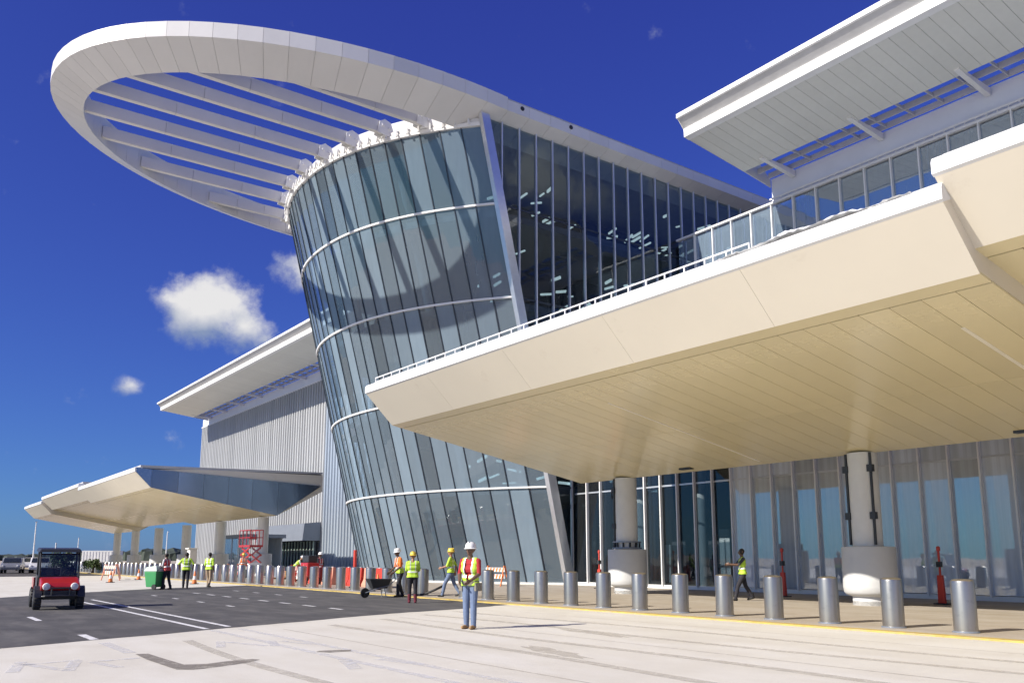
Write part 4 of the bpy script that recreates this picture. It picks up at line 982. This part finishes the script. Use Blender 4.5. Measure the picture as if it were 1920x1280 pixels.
# ================================================================== UTILITY VEHICLE
def utility_vehicle():
    t = wthing('utility_vehicle', -13.85, 26.5, R(-58), 'red utility buggy with black roof and roll cage driving on the asphalt', 'buggy')
    MB().box(-1.25, 1.15, -.48, .48, .32, .55).build('chassis', 'black_paint', t, bevel=.03)
    # hood: profile in x-z swept over the width, tapered to the nose
    def loft(prof_a, prof_b, ya, yb):
        mb = MB(); n = len(prof_a)
        mb.v = [(x, ya, z) for x, z in prof_a]+[(x, yb, z) for x, z in prof_b]
        mb.f = [tuple(range(n-1, -1, -1)), tuple(range(n, 2*n))]+[(i, (i+1) % n, n+(i+1) % n, n+i) for i in range(n)]
        return mb
    hp = [(.35, .62), (.35, 1.02), (.75, .98), (1.22, .84), (1.32, .72), (1.28, .60)]
    hood = loft(hp, hp, -.56, .56).build('hood', 'red_paint', t, bevel=.05)
    sc_ = [(.95, .80), (.95, .9), (1.1, .88), (1.2, .8)]
    for s in (-1, 1):
        fd = MB()
        for k in range(9):
            a0, a1 = R(10+k*160/9), R(10+(k+1)*160/9); r0, r1 = .36, .42
            fd.hexa([(.92+r0*math.cos(a0), s*.50, .33+r0*math.sin(a0)), (.92+r1*math.cos(a0), s*.50, .33+r1*math.sin(a0)), (.92+r1*math.cos(a1), s*.50, .33+r1*math.sin(a1)), (.92+r0*math.cos(a1), s*.50, .33+r0*math.sin(a1)),
                     (.92+r0*math.cos(a0), s*.72, .33+r0*math.sin(a0)), (.92+r1*math.cos(a0), s*.72, .33+r1*math.sin(a0)), (.92+r1*math.cos(a1), s*.72, .33+r1*math.sin(a1)), (.92+r0*math.cos(a1), s*.72, .33+r0*math.sin(a1))])
        fd.build('fender', 'black_paint', t)
        MB().lathe([(.105, 1.25), (.115, 1.30), (.095, 1.335), (.002, 1.35)], s*.40, .73, 16, axis='x').build('headlight', 'head_lamp', t, smooth=True)
    MB().box(1.2, 1.33, -.46, .46, .40, .60).build('grille', 'black_paint', t, bevel=.02)
    bump_ = MB().tube([(1.3, -.5, .42), (1.42, -.42, .44), (1.45, 0, .45), (1.42, .42, .44), (1.3, .5, .42)], .035, 8)
    bump_.tube([(1.44, -.25, .45), (1.42, -.25, .68)], .025, 8); bump_.tube([(1.44, .25, .45), (1.42, .25, .68)], .025, 8); bump_.tube([(1.42, -.3, .68), (1.42, .3, .68)], .025, 8)
    bump_.build('bumper', 'black_paint', t, smooth=True)
    MB().box(.2, .38, -.58, .58, .55, 1.05).build('dashboard', 'black_paint', t, bevel=.03)
    MB().box(-.5, .3, -.58, .58, .42, .5).build('floor_pan', 'black_paint', t)
    for s in (-1, 1):
        se = MB().box(-.45, .05, s*.30-.24, s*.30+.24, .55, .75).build('seat', 'black_rubber', t, bevel=.04)
        MB().hexa([(-.5, s*.30-.23, .75), (-.34, s*.30-.23, .75), (-.34, s*.30+.23, .75), (-.5, s*.30+.23, .75), (-.62, s*.30-.2, 1.3), (-.5, s*.30-.2, 1.3), (-.5, s*.30+.2, 1.3), (-.62, s*.30+.2, 1.3)]).build('backrest', 'black_rubber', se, bevel=.03)
        MB().tube([(.42, s*.57, 1.0), (.22, s*.57, 1.75), (.10, s*.56, 1.86), (-.5, s*.56, 1.9), (-.62, s*.57, 1.80), (-.68, s*.58, .6)], .032, 8).build('roll_cage', 'black_paint', t, smooth=True)
        MB().box(-.55, .34, s*.60-.03, s*.60+.03, .45, .66).build('side_sill', 'red_paint', t, bevel=.02)
    cg = MB().tube([(.22, -.57, 1.75), (.22, .57, 1.75)], .028, 8); cg.tube([(-.64, -.57, 1.75), (-.64, .57, 1.75)], .028, 8); cg.tube([(-.66, -.57, 1.25), (-.66, .57, 1.25)], .028, 8)
    cg.build('cross_bar', 'black_paint', t, smooth=True)
    MB().hexa([(-.78, -.66, 1.86), (.36, -.64, 1.80), (.36, .64, 1.80), (-.78, .66, 1.86), (-.74, -.6, 1.97), (.28, -.58, 1.92), (.28, .58, 1.92), (-.74, .6, 1.97)]).build('roof', 'black_paint', t, bevel=.03)
    sw = MB(); pts = []
    for k in range(17):
        a = 2*math.pi*k/16; pts.append((.02+.05*math.sin(a), .30+.17*math.cos(a), 1.08+.16*math.sin(a)))
    sw.tube(pts, .016, 6); sw.tube([(.3, .3, .95), (.03, .3, 1.07)], .02, 6); sw.build('steering_wheel', 'black_rubber', t, smooth=True)
    bed = MB().box(-1.5, -.7, -.66, .66, .62, .68)
    for a in ((-1.5, -.7, -.66, -.62), (-1.5, -.7, .62, .66), (-1.5, -1.46, -.62, .62), (-.74, -.7, -.62, .62)): bed.box(*a, .681, .98)
    bed.build('cargo_bed', 'red_paint', t)
    MB().tube([(.15, -.15, 1.94), (.15, -.15, 2.12)], .02, 6).build('beacon_post', 'white_plastic', t)
    for x in (.92, -1.0):
        for s in (-1, 1):
            y0, y1 = s*.49, s*.73
            wv = MB().lathe([(.20, min(y0, y1)), (.29, min(y0, y1)+.01), (.325, min(y0, y1)+.05), (.33, (y0+y1)/2), (.325, max(y0, y1)-.05), (.29, max(y0, y1)-.01), (.20, max(y0, y1))], x, .33, 28, axis='y')
            wh = wv.build('wheel', 'black_rubber', t, smooth=True)
            yo = y1
            MB().lathe([(.19, yo-s*.05-.02), (.19, yo-s*.05+.02), (.12, yo-s*.03), (.05, yo-s*.0)] if s > 0 else [(.05, yo), (.12, yo+.03), (.19, yo+.03), (.19, yo+.07)], x, .33, 20, axis='y').build('rim', 'grey_metal', wh, smooth=True)
            tr = MB()
            for k in range(18):
                a = 2*math.pi*k/18; tr.box(x+.325*math.cos(a)-.02, x+.325*math.cos(a)+.02, min(y0, y1)+.03, max(y0, y1)-.03, .33+.325*math.sin(a)-.02, .33+.325*math.sin(a)+.02)
            tr.build('tread', 'black_rubber', wh)
    MB().plate([(.40, -.54, 1.06), (.40, .54, 1.06), (.24, .53, 1.74), (.24, -.53, 1.74)], (.012, 0, .003)).build('windscreen', 'entry_glass', t)
    MB().plate([(-.70, -.55, .70), (-.70, .55, .70), (-.67, .54, 1.30), (-.67, -.54, 1.30)], (-.03, 0, 0)).build('rear_panel', 'black_paint', t)
    for s in (-1, 1): MB().plate([(-.62, s*.585, .66), (.30, s*.585, .66), (.33, s*.585, 1.05), (-.62, s*.585, 1.10)], (0, s*.03, 0)).build('half_door', 'black_paint', t)
    t.scale = (.92, .92, .92)
    return t
utility_vehicle()

# ================================================================== SITE CLUTTER
# wheelbarrow
wbw = wthing('wheelbarrow', -5.12, 33.3, R(212), 'dark wheelbarrow pushed by the orange vested worker', 'wheelbarrow')
MB().hexa([(-.35, -.22, .38), (.30, -.18, .38), (.30, .18, .38), (-.35, .22, .38), (-.5, -.34, .78), (.52, -.30, .80), (.52, .30, .80), (-.5, .34, .78)]).build('tub', 'black_paint', wbw, bevel=.03)
wbw.scale = (.86, .86, .9)
MB().lathe([(.10, -.05), (.2, -.045), (.21, 0), (.2, .045), (.10, .05)], .62, .21, 20, axis='y').build('wheel', 'black_rubber', wbw, smooth=True)
for s in (-1, 1):
    MB().tube([(.62, s*.07, .21), (.2, s*.2, .36), (-.4, s*.26, .5), (-.85, s*.28, .85)], .02, 7).build('handle', 'grey_metal', wbw, smooth=True)
    MB().tube([(-.2, s*.2, .45), (-.3, s*.22, .0)], .018, 7).build('leg', 'grey_metal', wbw, smooth=True)
# green cart
gcw = wthing('wheeled_bin', -17.15, 41.75, R(160), 'green wheeled bin with pale lid beside the red vested worker', 'bin')
MB().hexa([(-.28, -.26, .12), (.28, -.26, .12), (.28, .26, .12), (-.28, .26, .12), (-.36, -.34, .85), (.36, -.34, .85), (.36, .34, .85), (-.36, .34, .85)]).build('tub', 'green_plastic', gcw, bevel=.03)
MB().hexa([(-.4, -.36, .86), (.4, -.36, .86), (.4, .36, .86), (-.4, .36, .86), (-.3, -.3, 1.12), (.3, -.3, 1.05), (.3, .3, 1.05), (-.3, .3, 1.12)]).build('lid', 'pale_green', gcw, bevel=.03)
MB().tube([(-.38, -.3, .9), (-.5, -.28, 1.0), (-.5, .28, 1.0), (-.38, .3, .9)], .018, 6).build('handle', 'black_paint', gcw)
for s in (-1, 1): MB().lathe([(.06, s*.30-.03), (.13, s*.30-.03), (.13, s*.30+.03), (.06, s*.30+.03)], -.24, .13, 16, axis='y').build('wheel', 'black_rubber', gcw, smooth=True)
# black hose
pts = [fr(29.9+k*.22, 17.2+.12*math.sin(k*.9), .045) for k in range(9)]; pts = [fr(29.0, 17.9, .42), fr(29.2, 17.6, .25), fr(29.5, 17.35, .10)]+pts
hz = MB().tube(pts, .045, 8); o = wb(hz, 'drain_hose', 'black_rubber'); settag(o, 'black flexible hose lying on the kerb between bollards', 'hose')
for p in o.data.polygons: p.use_smooth = True
# red delineator stands on the pavement
for (u, v, lab) in ((14.4, 27.6, 'tall red stand with dark clasp in front of the glass, right of the second column'), (20.7, 28.0, 'tall red stand in front of the glass behind the walking worker'), (31.6, 28.4, 'tall red stand beside the first column pedestal')):
    t = thing('signal_stand', u, v, lab, 'stand', 'red stands in front of the glass', .03)
    MB().box(u-.2, u+.2, v-.2, v+.2, .032, .07).build('foot', 'black_rubber', t)
    MB().hexa([(u-.11, v-.07, .07), (u+.11, v-.07, .07), (u+.11, v+.07, .07), (u-.11, v+.07, .07), (u-.09, v-.05, .95), (u+.09, v-.05, .95), (u+.09, v+.05, .95), (u-.09, v+.05, .95)]).build('panel', 'red_plastic', t, bevel=.015)
    MB().tube([(u, v, .9), (u, v, 1.72)], .035, 10).build('pole', 'red_plastic', t, smooth=True)
    MB().box(u-.07, u+.07, v-.08, v+.06, 1.2, 1.38).build('clasp', 'black_paint', t)
    MB().lathe([(.03, 1.70), (.06, 1.72), (.06, 1.84), (.03, 1.87)], u, v, 12).build('lamp', 'red_plastic', t, smooth=True)
# A-frame barricades
def barricade(u, v, yaw, label, cols=('orange_plastic', 'white_plastic'), w=1.5, group='striped barricades'):
    p = fr(u, v); t = wthing('barricade', p.x, p.y, ROTZ+yaw, label, 'barricade', group, .03)
    for s in (-1, 1):
        for q in (-1, 1): MB().bar((s*(w/2-.1), q*.28, 0), (s*(w/2-.1), q*.03, 1.05), .06, .05, up=(1, 0, 0)).build('leg', cols[0], t)
    for zc in (.85, .5):
        n = 6
        bd = MB().box(-w/2, w/2, -.10, -.075, zc-.11, zc+.11); o = bd.build('board', cols[1], t)
        for k in range(n):
            a = -w/2+(k+.15)*w/n
            MB().poly([(a, -.105, zc-.10), (a+.13, -.105, zc-.10), (a+.21, -.105, zc+.10), (a+.08, -.105, zc+.10)], (0, -.004, 0)).build('stripe', cols[0], o)
    return t
barricade(37.6, 26.5, .1, 'brown and orange barricade at the foot of the tower fin')
barricade(55.2, 18.9, .05, 'orange and white striped barricade standing behind the far bollards below the lift', cols=('red_plastic', 'white_plastic'))
barricade(62.0, 12.5, .3, 'salmon barricade on the pale paving near the far bollards', cols=('salmon', 'white_plastic'))
# red plastic water barriers in a row behind the bollards
def jersey(u, v, yaw, m, label, L=1.25):
    p = fr(u, v); t = wthing('plastic_barrier', p.x, p.y, ROTZ+yaw, label, 'barrier', 'red plastic barriers behind the bollards', .03)
    pr = [(-.25, 0), (-.25, .12), (-.12, .38), (-.08, .95), (.08, .95), (.12, .38), (.25, .12), (.25, 0)]
    MB().poly([(-L/2, a, b) for a, b in pr], (L, 0, 0)).build('body', m, t, bevel=.02)
    for x in (-.38, .38): MB().lathe([(.06, .95), (.06, .985), (.04, .99)], x, 0, 12).build('filler_cap', 'white_plastic', t)
    MB().box(-L/2-.07, -L/2-.002, -.05, .05, .2, .8).build('hinge_lug', m, t)
for k, (du, m) in enumerate(((0, 'red_plastic'), (1.45, 'salmon'), (2.9, 'red_plastic'), (4.4, 'red_plastic'), (6.3, 'salmon'), (8.2, 'red_plastic'))):
    lab = ['red plastic barrier nearest the tower in the row', 'second, faded plastic barrier counted from the tower', 'third plastic barrier counted from the tower, red', 'fourth plastic barrier counted from the tower, red', 'fifth plastic barrier counted from the tower, faded salmon', 'red plastic barrier farthest from the tower in the row'][k]
    jersey(38.6+du, 20.3+.1*(k % 2), .06*(k % 3-1), m, lab)
barricade(49.6, 20.2, -.1, 'red striped barricade left of the wheeled compressor', cols=('red_plastic', 'white_plastic'))
barricade(59.0, 19.6, .2, 'orange striped barricade in front of the scissor lift', cols=('orange_plastic', 'white_plastic'))
barricade(66.5, 13.8, -.2, 'pale salmon barricade farthest away on the paving', cols=('salmon', 'white_plastic'))
def cone(u, v, label):
    p = fr(u, v); t = wthing('traffic_cone', p.x, p.y, 0, label, 'cone', 'orange traffic cones', .03 if v > 16.6 else .005)
    MB().box(-.19, .19, -.19, .19, 0, .035).build('foot', 'black_rubber', t)
    MB().lathe([(.14, .036), (.105, .25)], 0, 0, 18).build('lower_cone', 'orange_plastic', t, smooth=True); MB().lathe([(.105, .251), (.075, .45)], 0, 0, 18).build('white_band', 'white_plastic', t, smooth=True); MB().lathe([(.075, .451), (.03, .72), (.02, .73)], 0, 0, 18).build('tip', 'orange_plastic', t, smooth=True)
cone(51.5, 14.9, 'orange cone at the kerb right of the pair of workers'); cone(57.5, 11.6, 'orange cone on the pale paving left of the green bin'); cone(36.6, 19.0, 'orange cone behind the bollards near the tower corner'); cone(63.5, 14.6, 'orange cone beside the salmon barricades')
def pallet(u, v, label, boxes):
    p = fr(u, v); t = wthing('material_pallet', p.x, p.y, ROTZ+.2, label, 'pallet', 'material pallets', .03)
    for x in (-.5, 0, .5): MB().box(x-.05, x+.05, -.5, .5, 0, .09).build('bearer', 'wood', t)
    for k in range(6): MB().box(-.6, .6, -.5+k*.18, -.4+k*.18, .091, .112).build('deck_board', 'wood', t)
    for (x, y, z, w, d, h, m) in boxes: MB().box(x-w/2, x+w/2, y-d/2, y+d/2, z, z+h).build('bundle', m, t, bevel=.02)
pallet(53.5, 22.3, 'wooden pallet with wrapped pale and red bundles under the far canopy', [(-.25, 0, .113, .6, .8, .55, 'white_plastic'), (.32, 0, .113, .45, .8, .8, 'red_plastic'), (-.25, 0, .664, .5, .7, .3, 'salmon')])
pallet(58.5, 23.0, 'wooden pallet with dark and tan bundles beside the scissor lift', [(-.2, 0, .113, .7, .8, .7, 'grey_metal'), (.38, .1, .113, .4, .6, .45, 'wood')])
# red compressor on wheels
p = fr(46.0, 19.6); t = wthing('air_compressor', p.x, p.y, ROTZ, 'small dark red wheeled compressor behind the bollards', 'machine', None, .03)
MB().box(-.5, .5, -.35, .35, .45, 1.2).build('housing', 'red_paint', t, bevel=.06)
MB().box(-.42, .42, -.28, .28, 1.205, 1.6).build('engine_cover', 'black_paint', t, bevel=.05)
MB().box(-.3, .3, -.37, -.355, .6, 1.0).build('panel', 'white_plastic', t)
for sx in (-.32, .32):
    for sy in (-1, 1): MB().lathe([(.10, sy*.36-.05), (.21, sy*.36-.05), (.21, sy*.36+.05), (.10, sy*.36+.05)], sx, .215, 18, axis='y').build('wheel', 'black_rubber', t, smooth=True)
MB().tube([(.5, 0, .5), (1.1, 0, .35)], .025, 6).build('tow_bar', 'black_paint', t)
# tall slim red pole by the tower
p = fr(39.5, 19.2); t = wthing('safety_flag_post', p.x, p.y, ROTZ, 'plain red post standing behind the bollards beside the tower edge', 'post', None, .03)
MB().tube([(0, 0, 0), (0, 0, 1.85)], .08, 12).build('post', 'red_plastic', t, smooth=True); MB().box(-.2, .2, -.2, .2, .0, .06).build('foot', 'black_rubber', t)
# scissor lift
def scissor_lift(u, v):
    p = fr(u, v); t = wthing('scissor_lift', p.x, p.y, ROTZ, 'red scissor lift on a pale chassis parked under the far canopy', 'lift', None, .03)
    MB().box(-1.2, 1.2, -.5, .5, .35, 1.05).build('chassis', 'white_plastic', t, bevel=.04)
    for k in range(4): MB().box(-1.0, .35, -.515, -.502, .45+k*.14, .52+k*.14).build('vent_slat', 'grey_metal', t)
    MB().box(.75, 1.05, -.516, -.503, .5, .95).build('control_box', 'black_paint', t)
    for x in (-.85, .85):
        for s in (-1, 1): MB().lathe([(.15, s*.52-.1), (.3, s*.52-.1), (.3, s*.52+.1), (.15, s*.52+.1)], x, .31, 20, axis='y').build('wheel', 'black_rubber', t, smooth=True)
    for q in range(2):
        z0, z1 = 1.1+q*.55, 1.65+q*.55
        for s in (-.4, .4):
            MB().bar((-1.0, s, z0), (1.0, s, z1), .07, .12).build('scissor_arm', 'red_paint', t); MB().bar((-1.0, s+.08, z1), (1.0, s+.08, z0), .07, .12).build('scissor_arm', 'red_paint', t)
    MB().box(-1.2, 1.2, -.5, .5, 2.25, 2.4).build('deck', 'red_paint', t)
    for x in (-1.18, -.4, .4, 1.18):
        for s in (-.48, .48): MB().bar((x, s, 2.4), (x, s, 3.5), .05, .05).build('rail_post', 'red_paint', t)
    for z in (2.95, 3.5):
        for s in (-.48, .48): MB().bar((-1.2, s, z), (1.2, s, z), .05, .05).build('guard_rail', 'red_paint', t)
        for x in (-1.18, 1.18): MB().bar((x, -.48, z), (x, .48, z), .05, .05).build('guard_rail', 'red_paint', t)
scissor_lift(64.0, 22.5)
# white cabinet
p = fr(78.0, 22.2); t = wthing('ticket_machine', p.x, p.y, ROTZ, 'tall white cabinet between the columns of the far canopy', 'cabinet', None, .03)
MB().box(-.45, .45, -.3, .3, .0, 2.2).build('housing', 'white_plastic', t, bevel=.05); MB().box(-.25, .25, -.315, -.302, 1.3, 1.8).build('screen', 'car_glass', t); MB().box(-.5, .5, -.45, .35, 2.2, 2.32).build('top', 'white_plastic', t, bevel=.03)
# glazed box below far canopy
p = fr(96, 34); t = wthing('glass_kiosk', p.x, p.y, ROTZ, 'grey glazed kiosk standing under the far canopy', 'kiosk', None, .03)
MB().box(-4, 4, -2, 2, .0, .4).build('base', 'grey_metal', t); MB().box(-4.2, 4.2, -2.2, 2.2, 3.6, 4.0).build('roof', 'grey_metal', t)
for x in (-3.9, -1.3, 1.3, 3.9): MB().box(x-.08, x+.08, -2.0, -1.85, .4, 3.6).build('post', 'alu', t)
for x in (-2.6, 0, 2.6): MB().box(x-1.2, x+1.2, -1.95, -1.92, .42, 3.58).build('pane', 'wing_glass', t)
MB().box(-3.9, 3.9, 1.8, 1.9, .4, 3.6).build('back_wall', 'interior_light', t)

# ================================================================== FAR LEFT
def car(x, y, rz, m, label):
    t = wthing('parked_car', x, y, rz, label, 'car', 'cars parked far left')
    pr = [(-2.2, .35), (-2.25, .8), (-2.0, .95), (-1.2, 1.02), (-.75, 1.5), (.6, 1.52), (1.25, 1.02), (2.1, .88), (2.25, .6), (2.2, .35)]
    MB().poly([(a, -.85, b) for a, b in pr], (0, 1.7, 0)).build('body', m, t, bevel=.06)
    for s in (-1, 1):
        MB().poly([(a, s*.86, b) for a, b in ((-1.0, 1.06), (-.68, 1.42), (.52, 1.44), (1.0, 1.06))], (0, s*.01, 0)).build('side_window', 'car_glass', t)
        MB().lathe([(.06, 2.18), (.1, 2.235), (.04, 2.25)], s*.62, .72, 12, axis='x').build('headlight', 'head_lamp', t)
    MB().poly([(.66, -.7, 1.47), (.66, .7, 1.47), (1.26, .74, 1.04), (1.26, -.74, 1.04)], (.02, 0, .02)).build('windscreen', 'car_glass', t)
    for xx in (-1.35, 1.35):
        for s in (-1, 1): MB().lathe([(.16, s*.78-.1), (.33, s*.78-.1), (.33, s*.78+.1), (.16, s*.78+.1)], xx, .33, 18, axis='y').build('wheel', 'black_rubber', t, smooth=True)
car(-52.0, 84, R(-70), 'car_white', 'leftmost white car parked in the far distance')
car(-49.5, 86, R(-66), 'car_grey', 'grey car parked between the distant white cars')
car(-47.3, 87, R(-66), 'car_white', 'white car parked nearest the buggy in the far distance')
car(-58.5, 104, R(-60), 'car_white', 'white car parked behind the other distant cars')
# container
t = wthing('container', -71, 150, R(10), 'pale shipping container beyond the far bollards', 'container')
MB().box(-3, 3, -1.2, 1.2, .15, 2.7).build('shell', 'white_plastic', t)
for k in range(12): MB().box(-2.9+k*.5, -2.7+k*.5, -1.24, -1.202, .3, 2.55).build('rib', 'white_plastic', t)
# shrubs / trees
def foliage(name, x, y, rx, ry, rz_, zc, n, leaf, m, seed, label, cat, trunk=True, group=None):
    r_ = random.Random(seed); t = wthing(name, x, y, 0, label, cat, group)
    mb = MB(); cl = []
    for k in range(14):
        a = r_.uniform(0, 6.28); q = r_.uniform(.2, .8); cl.append((rx*q*math.cos(a), ry*q*math.sin(a), zc+rz_*r_.uniform(-.6, .6), r_.uniform(.3, .5)))
    for k in range(n):
        c = r_.choice(cl); d = Vector((r_.gauss(0, 1), r_.gauss(0, 1), r_.gauss(0, 1))).normalized()*r_.uniform(.5, 1)*c[3]
        p = Vector((c[0]+d.x*rx, c[1]+d.y*ry, max(.1, c[2]+d.z*rz_))); a = Vector((r_.gauss(0, 1), r_.gauss(0, 1), r_.gauss(0, 1))).normalized()*leaf; b = a.cross(Vector((r_.gauss(0, 1), r_.gauss(0, 1), r_.gauss(0, 1)))).normalized()*leaf*.5
        i = len(mb.v); mb.v += [tuple(p-a), tuple(p+b), tuple(p+a), tuple(p-b)]; mb.f.append((i, i+1, i+2, i+3))
    mb.build('crown', m, t, recalc=False)
    if trunk:
        tk = MB().tube([(0, 0, 0), (.05, .03, zc*.6), (0, 0, zc)], [.14, .1, .06], 8); tk.tube([(0, 0, zc*.5), (rx*.5, 0, zc)], [.07, .03], 6); tk.tube([(0, 0, zc*.45), (-rx*.4, ry*.3, zc*1.05)], [.07, .03], 6)
        tk.build('trunk', 'bark', t, smooth=True)
foliage('shrub', -43.2, 83, 1.3, 1.2, 1.0, 1.2, 1400, .13, 'leaf', 1, 'bright green shrub just right of the buggy in the distance', 'shrub')
foliage('shrub', -40.6, 84, .9, .9, .7, .9, 900, .12, 'leaf', 2, 'smaller shrub beside the bright green one', 'shrub')
# far wood along the horizon: one mass
r_ = random.Random(8); mb = MB()
for k in range(900):
    x = r_.uniform(-560, -60); y = 420+r_.uniform(0, 60); h = r_.uniform(2.2, 5.2)+1.5*math.sin(x*.03); w = r_.uniform(3, 7); i = len(mb.v)
    n = 7
    mb.v += [(x+w*math.cos(6.283*q/n)*r_.uniform(.6, 1), y+w*math.sin(6.283*q/n)*r_.uniform(.6, 1), 0) for q in range(n)]
    mb.v += [(x+w*.8*math.cos(6.283*q/n)*r_.uniform(.6, 1), y+w*.8*math.sin(6.283*q/n), h*r_.uniform(.6, .9)) for q in range(n)]
    mb.v.append((x, y, h))
    for q in range(n): j = (q+1) % n; mb.f += [(i+q, i+j, i+n+j, i+n+q), (i+n+q, i+n+j, i+2*n)]
o = wb(mb, 'far_wood', 'leaf_far'); settag(o, 'low dark line of trees along the horizon', 'trees', kind='stuff')
# lamp posts
for (x, y, h, lab) in ((-83, 150, 7.5, 'slim white lamp post rising behind the buggy'), (-76, 190, 7.0, 'faint lamp post left of the far canopy columns'), (-103, 205, 6.0, 'short distant lamp post at the left edge')):
    t = wthing('lamp_post', x, y, R(-60), lab, 'lamp post', 'distant lamp posts')
    MB().tube([(0, 0, 0), (0, 0, h)], [.13, .08], 8).build('pole', 'white_plastic', t, smooth=True)
    MB().bar((0, 0, h-.05), (1.1, 0, h+.1), .08, .08).build('arm', 'white_plastic', t); MB().box(.7, 1.5, -.15, .15, h+.05, h+.18).build('lamp_head', 'white_plastic', t)
